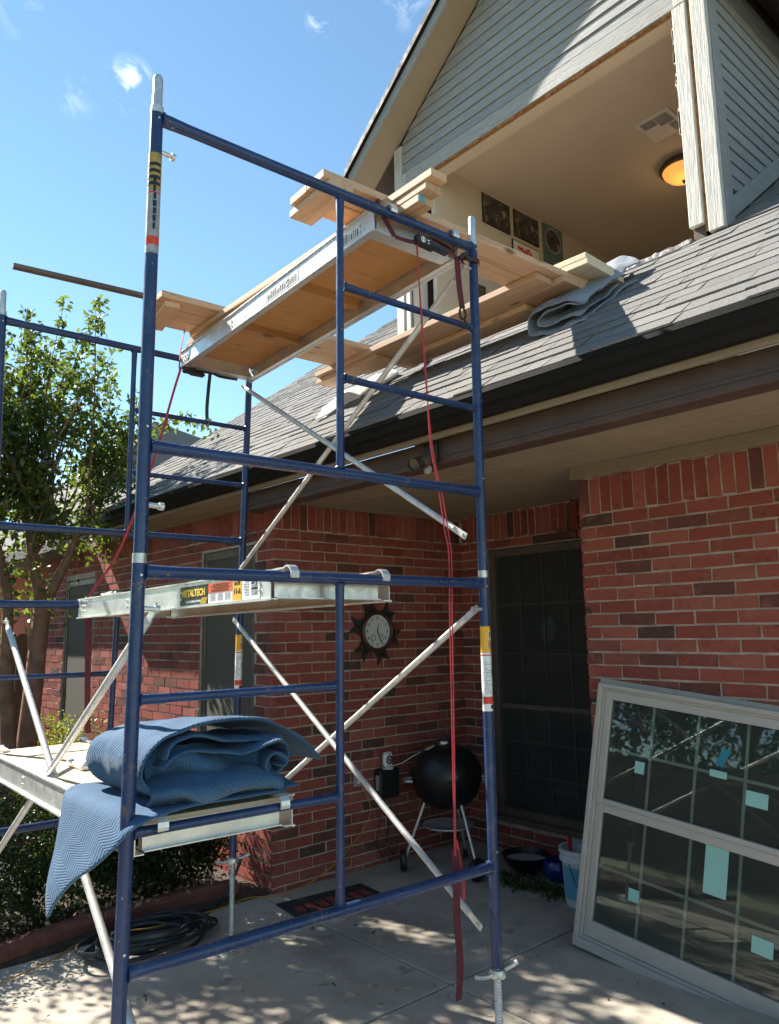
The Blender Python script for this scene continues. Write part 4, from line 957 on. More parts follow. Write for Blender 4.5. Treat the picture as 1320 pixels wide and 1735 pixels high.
for i in range(5):
    obj('print_line', MB().box((-.0044,.29+random.uniform(0,.02),-.014-i*.0065),(-.0036,.465-random.uniform(0,.04),-.012-i*.0065)), M_LBLACK, mid)
    for q in range(3): obj('print_line', MB().box((-.0028,.29+q*.062,-.052-i*.006),(-.0019,.335+q*.062,-.050-i*.006)), M_LGREY, mid)
rail_label(mid, .205, .272, -.084, -.006, M_YEL, 'yellow_plate'); textmesh('small_print', '11-6', .03, Matrix.Translation((-.0024,.238,-.05)) @ RL, M_LBLACK, mid, .0008, .0004)
textmesh('small_print', 'DATE', .018, Matrix.Translation((-.0024,.238,-.02)) @ RL, M_LBLACK, mid, .0004, .0004)
rail_label(mid, .07, .20, -.084, -.006, M_PAPER, 'inspection_plate')
for i in range(6):
    obj('print_line', MB().box((-.0028,.15,-.02-i*.01),(-.0019,.192-random.uniform(0,.02),-.015-i*.01)), M_LGREY, mid)
    obj('print_line', MB().box((-.0028,.085,-.02-i*.01),(-.0019,.13,-.013-i*.01)), M_LBLACK if i in (1,3) else M_LGREY, mid)
rail_label(up_, .10, .27, -.075, -.012, M_PAPER, 'rail_label'); rail_label(up_, .62, .95, -.075, -.012, M_LGREY, 'rail_label')
for i in range(10): obj('print_line', MB().box((-.0028,.115+i*.0145,-.068),(-.0019,.122+i*.0145,-.022-random.uniform(0,.02))), M_LGREY if i % 3 else M_LBLACK, up_)
for i in range(16): obj('print_line', MB().box((-.0028,.64+i*.0185,-.065),(-.0019,.648+i*.0185,-.024-random.uniform(0,.02))), M_LBLACK, up_)
for d_, x_, y_ in ((mid,.10,1.78), (low,.21,1.18)):
    k = obj('hook_latch', MB().box((-.045,-.11,.0095),(.045,.11,.034)), M_GALV if d_ is mid else M_ALU, d_, loc=(x_,y_,0), bevel=.005)
    obj('latch_grip', MB().box((-.03,-.09,.0342),(.03,.05,.042)), M_BLACK if d_ is mid else M_GALV, d_, loc=(x_,y_,0), bevel=.003)

# ---- lumber
def board(name, a, b, w, t, label, mat=None, cat='board', group=None, roll=0, bevel=.003, upv=(0,0,1)):
    """board whose centre line runs a to b, width w across, thickness t"""
    a = Vector(a); b = Vector(b); x = (b-a).normalized(); z = Vector(upv); y = z.cross(x).normalized(); z = x.cross(y)
    mb = MB().cbox((0,0,0), ((b-a).length, w, t)); o = obj(name, mb, mat or M_LUMBER, bevel=bevel)
    c = (a+b)/2; o.matrix_world = Matrix(((x.x,y.x,z.x,c.x),(x.y,y.y,z.y,c.y),(x.z,y.z,z.z,c.z),(0,0,0,1)))
    return tag(o, label, cat, group)
gL = 'two by four boards stacked on the top walk board'
zt0 = 3.697
board('lumber_board', (1.142,-.165,zt0+.019), (1.192,2.06,zt0+.011), .089, .036, 'bottom board of the stack on the top walk board, blue mark on its end', group=gL)
board('lumber_board', (1.140,-.215,zt0+.056), (1.175,2.03,zt0+.048), .089, .036, 'middle board of the stack on the top walk board', group=gL)
board('lumber_board', (1.136,-.255,zt0+.093), (1.16,1.97,zt0+.085), .092, .036, 'top board of the stack on the top walk board, reddish', group=gL)
bb = bpy.data.objects['lumber_board']
obj('blue_end_mark', MB().box((-1.1155,.010,-.0165),(-1.1132,.043,.0165)), M_CYAN, bb)
zx = zt0+.112+.019
gX = 'boards reaching from the scaffold onto the roof'
for i, (ya, l0) in enumerate(((.150,.79), (.292,.80))):
    board('plank', (l0, ya+.005, zx), (2.62, ya-.105+.01, zx+.002), .138, .037, ('near' if i == 0 else 'far')+' plank of the front pair reaching from scaffold to dormer', group=gX)
board('cleat', (.868,.062,zx-.038), (.885,.40,zx-.038), .12, .036, 'short block nailed under the front planks at their scaffold end', cat='cleat')
for i, (ya, l0) in enumerate(((1.66,.76), (1.80,.78), (1.94,.86))):
    board('plank', (l0, ya+.0, zx-.006), (2.55-.03*i, ya-.09, zx-.004), .136, .037, ('near','middle','far')[i]+' plank of the rear set reaching from scaffold to the roof', group=gX)
board('cleat', (.835,1.62,zx-.044), (.90,2.0,zx-.044), .09, .036, 'short block under the rear planks at their scaffold end', cat='cleat')
gR = 'boards laid level along the roof'
for i, xx in enumerate((2.253, 2.396, 2.54)):
    board('plank', (xx, -.02 if i else .06, zx-.0385), (xx+.012, 2.12-.28*i, zx-.040), .138, .037, ('outer','middle','inner')[i]+' board laid along the roof under the plank ends', group=gR)
board('plank', (2.30,1.46,zx-.077), (2.305,2.16,zx-.078), .138, .036, 'short packing board on the roof under the rear planks', group=gR)
board('plank', (2.46,.30,zx-.077), (2.465,1.16,zx-.0775), .138, .036, 'packing board on the shingles under the front plank ends', group=gR)
board('pale_plank', (2.575,-.125,zx+.038), (2.56,.46,zx+.038), .37, .034, 'pale short panel laid across the front plank ends by the sill', M_PALE)
board('pale_plank', (2.57,-.115,zx+.0735), (2.55,.44,zx+.0735), .36, .034, 'upper pale panel topping the one across the plank ends', M_PALE)
board('trim_strip', (.04,1.86,zx+.032), (3.0,1.50,zx+.030), .042, .022, 'long thin dark strip lying over the rear planks', M_STRIP, cat='strip', bevel=.001)
# ------------------------------------------------------------------ cloths
def sheet(name, G, mat, parent=None, thick=.010, sub=1, uvs=1.0, **k):
    """G: grid [i][j] of points -> cloth with metric uv"""
    n, m = len(G), len(G[0]); V = [Vector(p) for r in G for p in r]
    me = bpy.data.meshes.new(name); me.from_pydata(V, [], [(i*m+j, i*m+j+1, (i+1)*m+j+1, (i+1)*m+j) for i in range(n-1) for j in range(m-1)])
    U = np.zeros((n,m,2))
    for i in range(n):
        for j in range(m):
            if i: U[i,j,0] = U[i-1,j,0]+(Vector(G[i][j])-Vector(G[i-1][j])).length
            if j: U[i,j,1] = U[i,j-1,1]+(Vector(G[i][j])-Vector(G[i][j-1])).length
    U[:,:,0] = U[:,:,0].mean(1, keepdims=True)
    uv = me.uv_layers.new(name='UVMap')
    for lp in me.loops: q = lp.vertex_index; uv.data[lp.index].uv = U[q//m, q % m]*uvs
    return obj(name, me, mat, parent, smooth=True, solid=thick, sub=sub, **k)
def resample(P, n):
    P = [Vector(p) for p in P]; d = [0]
    for a, b in zip(P, P[1:]): d.append(d[-1]+(b-a).length)
    out = []
    for i in range(n):
        t = d[-1]*i/(n-1); k = max(q for q in range(len(d)) if d[q] <= t+1e-9); k = min(k, len(P)-2)
        out.append(P[k].lerp(P[k+1], (t-d[k])/max(1e-9, d[k+1]-d[k])))
    return out
from mathutils import noise as mn
def wob(p, a, s): return Vector((mn.noise(Vector(p)*s), mn.noise(Vector(p)*s+Vector((7,3,1))), mn.noise(Vector(p)*s+Vector((1,9,4)))))*a
def fold(profile, v0, v1, n, m, amp=.008, zdrop=None, vs=None, skew=0):
    """profile of (u, z) points swept along v with wrinkles"""
    pr = resample([ (u, 0, z) for u, z in spline3(profile)], n); G = []
    for i, p in enumerate(pr):
        row = []
        for j in range(m):
            t = j/(m-1); s = i/(n-1)
            va = v0(s) if callable(v0) else v0; vb = v1(s) if callable(v1) else v1
            q = Vector((p.x+skew*t, va+(vb-va)*t, p.z)); 
            if zdrop: q.z -= zdrop(s, t)
            q += wob(q, amp, 7)+wob(q, amp*.5, 19); row.append(q)
        G.append(row)
    return G
def spline3(P): return [(p.x, p.z) for p in spline([(u,0,z) for u, z in P], 8)]
bl = empty('moving_blanket', SW(0,0,1.35), SR, label='blue quilted moving blanket rolled on the lower walk board', cat='blanket')
ZD = 0.0
# base layer over the deck, running over the front bar and hanging from the left front corner
ctl = [[(.54,-.005,.022),(.545,.15,.018),(.56,.35,.008),(.56,.52,.006)],
       [(.40,-.02,.028),(.40,.12,.020),(.40,.35,.010),(.40,.56,.008)],
       [(.22,-.035,.030),(.22,.10,.022),(.22,.35,.012),(.22,.60,.010)],
       [(.08,-.06,.022),(.08,.10,.022),(.08,.38,.014),(.08,.66,.012)],
       [(-.015,-.06,-.01),(-.01,.12,.012),(-.01,.38,.004),(-.01,.62,.004)],
       [(-.06,.10,-.13),(-.055,.21,-.11),(-.05,.36,-.08),(-.045,.54,-.05)],
       [(-.085,.24,-.205),(-.085,.31,-.19),(-.075,.40,-.165),(-.06,.52,-.13)],
       [(-.105,.33,-.275),(-.105,.37,-.268),(-.10,.42,-.25),(-.085,.49,-.215)],
       [(-.115,.385,-.34),(-.115,.395,-.34),(-.11,.41,-.338),(-.105,.435,-.33)]]
rows = [spline(r, 6) for r in ctl]; G = []
cols_ = [spline([rows[i][j] for i in range(len(rows))], 5) for j in range(len(rows[0]))]
G = [[cols_[j][i]+wob(cols_[j][i], .006, 9) for j in range(len(cols_))] for i in range(len(cols_[0]))]
sheet('draped_layer', G, M_QUILT, bl, .012)
# big outer fold: bottom layer, round the left end, back over the top to a drooping right tip
prof = [(.60,.035),(.40,.03),(.20,.03),(.10,.05),(.045,.10),(.03,.165),(.07,.225),(.16,.258),(.28,.268),(.42,.258),(.54,.225),(.64,.17),(.70,.115),(.715,.09)]
G = fold(prof, lambda s: -.005+.03*s+.03*math.sin(s*9), lambda s: .50+.03*math.sin(s*7), 44, 16, .018, lambda s, t: .05*max(0, s-.45)*t*1.2+.02*t*t)
sheet('outer_fold', G, M_QUILT, bl, .013)
prof2 = [(.09,.145),(.12,.175),(.18,.190),(.25,.183),(.32,.172),(.38,.172),(.43,.185),(.485,.192),(.535,.165),(.54,.12),(.505,.088),(.46,.095),(.445,.128),(.468,.155),(.502,.148),(.508,.124),(.488,.115)]
G = fold(prof2, lambda s: -.035+.035*math.sin(s*11), .42, 64, 12, .012)
sheet('inner_roll', G, M_QUILT, bl, .012)
G = []
for i in range(40):
    a = i/39; row = []
    for j in range(18):
        b = j/17; top = .135+.035*math.sin(a*2.6)-.03*max(0,a-.75)*4; zc = .022+(top-.022)*b
        q = Vector((.055+.47*a, .10-.155*math.sin(min(1, b*1.25+.12)*math.pi)*(.75+.25*math.sin(a*math.pi))+.25*max(0,b-.85)*1.5, zc)); row.append(q+wob(q, .030, 5)+wob(q, .013, 13))
    G.append(row)
sheet('lower_bulge', G, M_QUILT, bl, .012)
G = fold([(.52,.20),(.46,.19),(.40,.198),(.32,.205),(.20,.235),(.12,.22),(.10,.17)], lambda s: -.02, .3, 30, 8, .009)
sheet('inner_fold', G, M_QUILT, bl, .012)
G = []
for i in range(26):
    a = i/25; row = []
    for j in range(12):
        b = j/11; zt_ = .215-.05*a; zb_ = .05+.035*math.sin(a*5); q = Vector((.07+.42*a, .10-.07*math.sin(b*math.pi)+.03*math.sin(a*8+b*3), zb_+(zt_-zb_)*b)); row.append(q+wob(q, .022, 6)+wob(q, .010, 16))
    G.append(row)
sheet('tucked_fold', G, M_QUILT, bl, .012)
# grey blanket bundled on the roof under the front planks
def rp(x, y, h): return Vector((x, y, 3.10+SL*(x-1.8)+h))
gb = empty('grey_blanket', (0,0,0), label='folded grey moving blanket padding the shingles under the front planks', cat='blanket')
def roof_fold(prof, path, n, amp, name, par, mat, thick=.010):
    """profile of (across, height) swept along path points (x, y) on the roof"""
    pp = spline([(a,b,0) for a,b in path], 6); pr = resample([(a,0,b) for a,b in spline3(prof)], n); G = []
    for i, q in enumerate(pr):
        row = []
        for k, c in enumerate(pp):
            t = (pp[min(k+1,len(pp)-1)]-pp[max(k-1,0)]).normalized(); nx = Vector((-t.y,t.x,0)); e = c+nx*q.x
            hh = q.z*(1-.3*max(0,k/len(pp)-.6)); w_ = rp(e.x, e.y, hh); row.append(w_+wob(w_, amp, 8)+wob(w_, amp*.6, 21))
        G.append(row)
    return sheet(name, G, mat, par, thick)
pth = [(2.32,.05),(2.45,.045),(2.6,.03),(2.76,.01),(2.90,-.03)]
roof_fold([(-.19,.012),(-.06,.014),(.08,.016),(.175,.03),(.20,.09),(.18,.145),(.09,.168),(-.02,.165),(-.12,.145),(-.18,.11)], pth, 34, .020, 'outer_fold', gb, M_QUILTG)
roof_fold([(-.17,.105),(-.05,.135),(.07,.135),(.135,.105),(.115,.065),(.03,.058),(-.06,.055),(-.16,.05)], [(2.335,.05),(2.45,.045),(2.6,.03),(2.72,.015)], 26, .014, 'inner_fold', gb, M_QUILTG)
wcl = empty('white_drop_cloth', (0,0,0), label='crumpled pale drop cloth on the shingles below the rear planks', cat='cloth')
M_CLOTH = simple('pale_cloth', (.52,.51,.50), .9, var=.12, scale=14, bm=.3, bscale=120)
for k, (dx, dy, hh, w) in enumerate(((0,0,.075,1.0), (.05,-.07,.10,.9), (.13,-.15,.085,.8))):
    roof_fold([(-.13*w,.012),(0,.014),(.10*w,.02),(.14*w,hh*.5),(.10*w,hh),(.0,hh*1.05),(-.09*w,hh*.9),(-.15*w,hh*.45),(-.13*w,.03)], [(2.36+dx,2.22+dy),(2.42+dx,2.10+dy),(2.50+dx,2.00+dy),(2.58+dx,1.95+dy)], 26, .020, 'cloth_fold', wcl, M_CLOTH)
pw = MB(); 
pl_ = empty('plastic_wrap', (0,0,0), label='crinkled silver plastic wrap bunched at the window sill', cat='plastic')
G = [[Vector((2.66+.10*i/9+.05*j/9, -.02+.34*j/9-.12*i/9, zx+.075+.055*math.sin(i*.5)*math.sin(j*.33)))+wob((i*.3,j*.3,0), .03, 2.1) for j in range(10)] for i in range(10)]
sheet('crumple', G, M_FOIL, pl_, .003)
G = [[Vector((2.80+.05*math.sin(i*.6)+.01*j, -.16+.09*j/6+.0*i, zx+.09-.022*i))+wob((i*.4,j*.3,5), .018, 2.3) for j in range(7)] for i in range(9)]
sheet('crumple', G, M_FOIL, pl_, .003)

# ------------------------------------------------------------------ ratchet straps
def ribbon(name, pts, w, wd, mat, par, n=7, thick=.0025):
    P = spline(pts, n) if n else [Vector(p) for p in pts]; V = []
    wds = wd if isinstance(wd, list) else None
    for i, p in enumerate(P):
        d = Vector(wds[0]).lerp(Vector(wds[1]), i/(len(P)-1)) if wds else Vector(wd); d = d.normalized()*w/2; V += [p-d, p+d]
    return obj(name, MB().add(V, [(2*i,2*i+1,2*i+3,2*i+2) for i in range(len(P)-1)]), mat, par, solid=thick)
rs = empty('ratchet_strap', (0,0,0), SR, label='red ratchet strap on the front top bar with its tail hanging to the patio', cat='strap', group='ratchet straps on the walk boards')
ribbon('strap_loop', [(1.045,-.02,3.56),(1.025,.0,3.62),(1.03,.06,3.72),(1.075,.13,3.812),(1.13,.15,3.824),(1.19,.13,3.80),(1.24,.09,3.73),(1.30,.06,3.69)], .025, (0,1,.1), M_RED2, rs)
ribbon('strap_loop', [(1.30,.06,3.69),(1.42,.05,3.66),(1.505,.03,3.60)], .025, (0,.4,1), M_RED2, rs)
ribbon('strap_loop', [(1.045,-.02,3.56),(1.10,-.03,3.555),(1.15,-.035,3.56)], .022, (0,.3,1), M_RED2, rs)
rb = MB(); Mr = Matrix.Translation((1.225,-.035,3.572)) @ Matrix.Rotation(R(4),4,'Y')
obj('ratchet_body', MB().box((-.075,-.018,-.022),(.03,.018,.022),Mr), M_BLACK, rs, bevel=.006)
obj('ratchet_handle', MB().box((-.01,-.024,-.017),(.105,.010,.014),Mr), M_BLACK, rs, bevel=.007)
obj('ratchet_emblem', MB().lathe([(.009,0),(.013,0),(.013,.001),(.009,.001)], 16, Mr @ Matrix.Translation((-.045,-.0185,0)) @ RX).box((-.048,-.0195,-.009),(-.042,-.0186,.009),Mr), M_PAPER, rs)
obj('ratchet_print', MB().box((-.022,-.0195,.004),(-.006,-.0186,.008),Mr).box((-.02,-.0195,-.008),(-.004,-.0186,-.005),Mr), M_PAPER, rs)
ribbon('strap_end', [(1.31,-.03,3.575),(1.36,-.03,3.585),(1.40,-.03,3.57)], .022, (0,.2,1), M_RED2, rs)
ribbon('strap_end', [(1.40,-.03,3.575),(1.405,-.028,3.53),(1.412,-.03,3.42),(1.425,-.03,3.335)], .026, (1,-.5,0), M_RED2, rs)
obj('snap_hook', MB().tube(spline([(1.425,-.03,3.345),(1.408,-.03,3.315),(1.415,-.03,3.285),(1.437,-.03,3.285),(1.443,-.03,3.315),(1.425,-.03,3.345)], 5), .005, 8).tube(spline([(1.43,-.03,3.285),(1.447,-.03,3.262),(1.435,-.03,3.245),(1.42,-.03,3.252)], 5), .005, 8), M_IRON, rs, smooth=True)
ribbon('post_wrap', [(1.41,-.03,3.57),(1.46,-.028,3.585),(1.51,-.028,3.595),(1.545,-.028,3.595),(1.565,-.01,3.595)], .022, (0,.1,1), M_RED2, rs)
obj('wrap_knot', MB().tube(spline([(1.41,-.035,3.565),(1.44,-.045,3.59),(1.47,-.04,3.575),(1.50,-.035,3.60)], 5), .011, 7), M_BLACK, rs)
# tail: two strands, then the doubled flat end
ribbon('strap_tail', [(1.160,-.03,3.56),(1.185,-.02,3.30),(1.225,.0,2.95),(1.265,.03,2.70),(1.325,.05,2.50),(1.362,.06,2.33),(1.382,.06,2.22),(1.372,.055,1.9),(1.362,.05,1.4),(1.353,.045,1.0)], .0055, (1,-.7,0), M_RED, rs, 6, .004)
ribbon('strap_tail', [(1.165,-.03,3.555),(1.187,-.015,3.29),(1.228,.005,2.93),(1.28,.03,2.66),(1.352,.055,2.47),(1.392,.06,2.27),(1.398,.06,2.20),(1.386,.055,1.9),(1.372,.05,1.4),(1.358,.045,1.0)], .005, (1,-.7,0), M_RED, rs, 6, .004)
ribbon('strap_tail', [(1.356,.045,1.02),(1.362,.05,.90),(1.350,.04,.76),(1.356,.035,.60),(1.338,.03,.47)], .030, [(1,-.7,0),(1,-.1,.1)], M_RED2, rs)
ribbon('strap_tail', [(1.362,.045,1.06),(1.385,.05,.98),(1.40,.05,.9),(1.40,.05,.82)], .012, (1,-.7,0), M_RED, rs)
rs2 = empty('ratchet_strap', (0,0,0), SR, label='red ratchet strap at the far end running down to the mid walk board', cat='strap', group='ratchet straps on the walk boards')
vb = L+.0
ribbon('strap_loop', [(.985,vb-.13,3.80),(.978,vb-.10,3.70),(.985,vb-.06,3.60),(1.0,vb-.03,3.565)], .024, (.1,1,0), M_RED, rs2)
ribbon('strap_tail', [(1.0,vb-.05,3.575),(.95,vb-.06,3.40),(.86,vb-.07,3.05),(.76,vb-.08,2.72),(.63,vb-.08,2.36),(.478,vb-.09,2.12),(.474,vb-.10,2.05),(.476,vb-.10,2.0)], .015, (1,-.7,0), M_RED, rs2, 5)
ribbon('strap_tail', [(.478,vb-.10,2.005),(.485,vb-.10,1.85),(.49,vb-.10,1.65),(.502,vb-.10,1.38)], .032, (1,-.7,0), M_RED2, rs2)
obj('ratchet_body', MB().box((1.01,vb-.08,3.545),(1.10,vb-.04,3.585)).box((1.05,vb-.09,3.535),(1.15,vb-.05,3.560), Matrix.Rotation(R(0),4,'Y')), M_BLACK, rs2, bevel=.008)
ribbon('strap_end', [(1.09,vb-.06,3.57),(1.20,vb-.06,3.58),(1.27,vb-.05,3.572),(1.40,vb-.04,3.58)], .02, (0,.2,1), M_BLACK, rs2)
ribbon('strap_end', [(1.195,vb-.06,3.575),(1.185,vb-.06,3.46),(1.178,vb-.06,3.34),(1.18,vb-.06,3.27)], .022, (1,-.5,0), M_BLACK, rs2)
obj('snap_hook', MB().tube(spline([(1.18,vb-.06,3.28),(1.168,vb-.06,3.25),(1.185,vb-.06,3.22),(1.198,vb-.06,3.25)], 5), .005, 8), M_IRON, rs2, smooth=True)

# ------------------------------------------------------------------ planting
def tree(name, loc, stems, crown_c, nleaf, size, label, matl, group=None, barkm=None, seed=1, sprigs=()):
    t = empty(name, loc, 0, label=label, cat='tree', group=group); o = Vector(loc)
    tr = MB()
    for pts, r0, r1 in stems:
        P = spline(pts, 5); tr.tube([p-o for p in P], [r0+(r1-r0)*i/(len(P)-1) for i in range(len(P))], 9)
    obj('trunk', tr, barkm or M_BARK, t, smooth=True)
    tw = MB(); C = []
    r = random.Random(seed)
    for (pts, r0, r1) in sprigs:
        P = spline(pts, 6); tw.tube([p-o for p in P], [r0+(r1-r0)*i/(len(P)-1) for i in range(len(P))], 5)
    if sprigs: obj('branch', tw, barkm or M_BARK, t, smooth=True)
    me = leaves(nleaf, blobs([(c[0]-o.x,c[1]-o.y,c[2]-o.z,c[3]) for c in crown_c], 1), size, seed)
    obj('crown', me, matl, t); return t
rr = random.Random(4)
B0 = (1.25,5.35,0)
stems = [([(1.12,5.3,0),(1.10,5.3,.8),(1.02,5.25,1.6),(.98,5.2,2.3),(.80,5.15,2.9)], .085,.03), ([(1.30,5.42,0),(1.27,5.40,.7),(1.30,5.36,1.5),(1.33,5.32,2.25)], .105,.075), ([(1.33,5.32,2.2),(1.20,5.25,2.6),(1.10,5.2,3.1)], .062,.025), ([(1.33,5.32,2.2),(1.48,5.2,2.6),(1.62,5.1,3.1)], .06,.022), ([(1.02,5.6,0),(.85,5.7,.9),(.65,5.7,1.8),(.5,5.6,2.6)], .08,.03), ([(.7,5.3,0),(.5,5.2,1),(.2,5.1,2),(0,5,2.9)], .08,.03)]
sprigs = []; cc = []
tips = [(.80,5.15,2.85),(1.10,5.2,3.0),(1.62,5.1,3.0),(1.35,5.2,2.8),(.5,5.6,2.6),(0,5,2.8),(1.3,5.5,2.7),(.2,5.2,2.7)]
for i in range(46):
    a = Vector(tips[i % len(tips)]); u_ = rr.uniform(-.75,.75); v_ = rr.uniform(-.7,.7); h = rr.uniform(.7,1.9)
    top = Vector((a.x*.75+.3*.9+u_, a.y+v_*.9, a.z+h)); top.x = min(top.x, 1.95)
    m = (a+top)/2+Vector((u_*.15,v_*.15,.1)); sprigs.append(([a,m,top], .014,.003))
    for k in range(11):
        f = .12+.88*k/10; p = a.lerp(m, min(1,f*2)) if f < .5 else m.lerp(top, f*2-1); cc.append((p.x,p.y,p.z, .20 if f < .8 else .11))
for i in range(120):
    cc.append((rr.uniform(-1.1,1.35), rr.uniform(4.5,6.1), rr.uniform(2.1,3.4), .26))
for i in range(130):
    cc.append((rr.uniform(-.3,1.85), rr.uniform(4.8,5.6), rr.uniform(3.2,4.35), .21))
for i in range(60):
    cc.append((rr.uniform(1.2,2.0), rr.uniform(4.7,5.3), rr.uniform(2.7,4.1), .17))
for i in range(40):
    a = (rr.uniform(.4,1.4), rr.uniform(4.9,5.5), rr.uniform(2.6,3.2)); b_ = (a[0]+rr.uniform(-.4,.5), a[1]+rr.uniform(-.3,.3), rr.uniform(3.9,4.7)); sprigs.append(([a, ((a[0]+b_[0])/2+.03, (a[1]+b_[1])/2, (a[2]+b_[2])/2+.1), b_], .008, .002)); cc.append((*b_, .16)); cc.append((a[0]*.3+b_[0]*.7, a[1]*.3+b_[1]*.7, a[2]*.3+b_[2]*.7, .18))
# tall sparse sprigs seen above the rear top bar and the long one that reaches right
for (x, y, z) in ((1.28,5.0,5.1),(1.62,5.0,5.2),(1.45,5.1,4.8),(.95,5.0,4.9),(1.8,5.0,4.75),(1.1,5.1,4.6)):
    a = Vector((1.2,5.15,3.1)); top = Vector((x,y,z)); m = (a+top)/2+Vector((-.05,0,.1)); sprigs.append(([a,m,top], .010,.002))
    for k in range(5): f = .55+.45*k/4; p = m.lerp(top, f*2-1 if f > .5 else 0); cc.append((p.x,p.y,p.z,.07))
sprigs.append(([(1.6,5.1,3.0),(2.0,5.1,3.7),(2.45,5.05,4.15),(2.85,5.0,4.12)], .011,.002))
for k in range(9): f = k/8; cc.append((2.05+.85*f, 5.05, 3.85+.33*math.sin(f*2.2)+.0, .11))
sprigs.append(([(1.6,5.1,3.0),(1.95,5.1,3.2),(2.3,5.1,3.3)], .010,.002))
for k in range(5): f = k/4; cc.append((1.95+.4*f, 5.05, 3.22+.06*f, .10))
def clear_of(c):
    for o, rad in (((2.50,1.70,0), .30), ((2.52,1.45,0), .26), ((2.60,.45,0), .12), ((2.64,.2,0), .10), ((.6,.2,0), .10)):
        d = Vector(c[:3])-Vector(o); q = (d-SUN*d.dot(SUN)).length
        if q < rad*.45+c[3]*.2: return False
    return True
cc = [c for c in cc if clear_of(c)]
tree('crape_myrtle', B0, stems, cc, 20000, .074, 'multi stemmed crape myrtle in the bed left of the scaffold', M_LEAF, seed=5, sprigs=sprigs)
# hedge under the scaffold, lime shrub beyond
hc = [(rr.uniform(-.7,1.95), rr.uniform(3.15,3.8), rr.uniform(.10,.88), .15) for i in range(260)]+[(rr.uniform(1.2,2.12), rr.uniform(3.1,3.6), rr.uniform(.08,.85), .13) for i in range(130)]
hd_ = empty('boxwood_hedge', (.8,3.6,0), label='dark clipped boxwood hedge in the bed under the low walk board', cat='hedge')
for q in (-.8, 0, .8): obj('stem', MB().tube([(q,0,0),(q+.05,.02,.5)], .03, 8), M_BARK, hd_)
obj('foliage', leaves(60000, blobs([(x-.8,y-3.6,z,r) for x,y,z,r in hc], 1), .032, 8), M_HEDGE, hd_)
ls = empty('lime_shrub', (1.55,5.95,0), label='bright yellow green shrub behind the crape myrtle trunks', cat='shrub')
lc = [(rr.uniform(-.7,.45), rr.uniform(-.35,.35), rr.uniform(.1,1.02), .17) for i in range(80)]
obj('stem', MB().tube([(0,0,0),(0,0,.5)], .03, 8), M_BARK, ls); obj('foliage', leaves(9000, blobs(lc, 1), .04, 9), M_LIME, ls)
dead = leaves(420, lambda r, n: np.stack([r.uniform(-1.4,2.1,n), 2.95+r.uniform(0,.45,n), r.uniform(.10,.13,n)],1), .05, 12)
obj('fallen_leaves', dead, simple('dead_leaf', (.30,.20,.11), .8, var=.4, scale=30), kind='stuff')
obj('patio_leaves', leaves(46, lambda r, n: np.stack([r.uniform(.4,3.0,n), r.uniform(-.2,2.4,n), np.full(n,.012)],1), .035, 14), simple('brown_leaf', (.09,.06,.035), .85, var=.4), kind='stuff')
ph = empty('reflection_hedge', (-8.6,6,0), label='unseen tall hedge added behind the side fence to darken glass reflections', cat='hedge')  # unseen, added so the leaning window reflects dark foliage
pc = [(rr.uniform(-.7,.7), rr.uniform(-8,9), rr.uniform(.3,4.6), .5) for i in range(420)]
obj('stem', MB().tube([(0,0,0),(0,.1,3)], .08, 8), M_BARK, ph); obj('foliage', leaves(26000, blobs(pc, 1), .17, 31), M_LEAF, ph)
saw = MB()
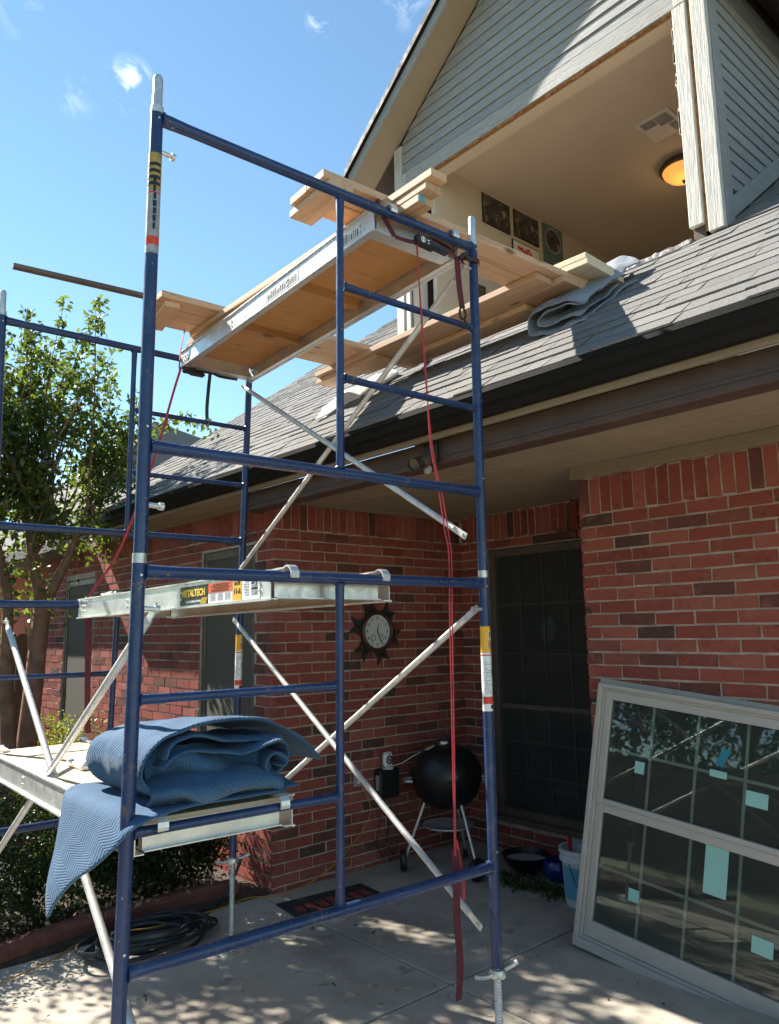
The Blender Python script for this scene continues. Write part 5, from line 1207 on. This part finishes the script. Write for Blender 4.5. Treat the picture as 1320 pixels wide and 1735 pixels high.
for i in range(70):
    x, y = rr.gauss(1.6,.7), rr.gauss(.9,.6); a = rr.uniform(0,3.1); l_, w_ = rr.uniform(.006,.022), rr.uniform(.002,.005)
    if y < 2.6 and .2 < x < 3.0: saw.prism([(x+math.cos(a)*l_-math.sin(a)*w_*0,y+math.sin(a)*l_,.0015),(x-math.sin(a)*w_,y+math.cos(a)*w_,.0015),(x-math.cos(a)*l_,y-math.sin(a)*l_,.0015),(x+math.sin(a)*w_,y-math.cos(a)*w_,.0015)], (0,0,.003))
obj('wood_chips', saw, M_PALE, kind='stuff')
# fences and trees round the yard (behind the tree; unseen ones added behind the camera for the glass reflections)
def fence(name, a, b, h, label, n):
    a = Vector(a); b = Vector(b); d = b-a; f = empty(name, a, math.atan2(d.y, d.x), label=label, cat='fence'); Lf = d.length; w = Lf/n
    me = MB().prism([(0,0,.03),(w*.97,0,.03),(w*.97,0,h-.04),(w*.8,0,h),(w*.17,0,h),(0,0,h-.04)], (0,.018,0)).mesh('picket'); me.materials.append(M_FENCE)
    for i in range(n):
        o = bpy.data.objects.new('picket', me); link(o, f); o.location = (i*w, random.uniform(-.003,.003), random.uniform(-.01,.01))
    for z in (.35, h*.55, h-.3): obj('rail', MB().box((0,.0225,z),(Lf,.06,z+.085)), M_FENCE, f)
    return f
fence('board_fence', (-4.5,9.6,0), (2.44,9.6,0), 1.95, 'brown board fence across the yard behind the tree trunks', 50)
fence('board_fence', (-7.5,-9,0), (-7.5,10,0), 1.9, 'weathered brown fence along the far side of the yard', 110)
def shade_tree(loc, h, rad, label, seed, n, leafsz=.24):
    q = random.Random(seed); x, y, z = loc; c = [(x+q.gauss(0,rad*.5), y+q.gauss(0,rad*.5), h*.62+q.gauss(0,h*.17), rad*.3) for i in range(50)]
    tree('shade_tree', loc, [([(x,y,0),(x+.1,y,h*.3),(x,y+.1,h*.6)], .2,.07), ([(x,y,h*.3),(x+rad*.4,y+.3,h*.6)], .1,.04), ([(x,y,h*.32),(x-rad*.4,y-.3,h*.62)], .1,.04)], c, n, leafsz, label, M_LEAF, 'trees round the yard', seed=seed)
shade_tree((-9.5,5,0), 8, 3.2, 'tall tree beyond the side fence nearest the camera', 21, 5000)
shade_tree((-10,11,0), 9, 3.6, 'tall tree beyond the middle of the side fence', 22, 5000)
shade_tree((-7.5,17,0), 9, 3.6, 'tall tree beyond the far end of the side fence', 23, 5000)
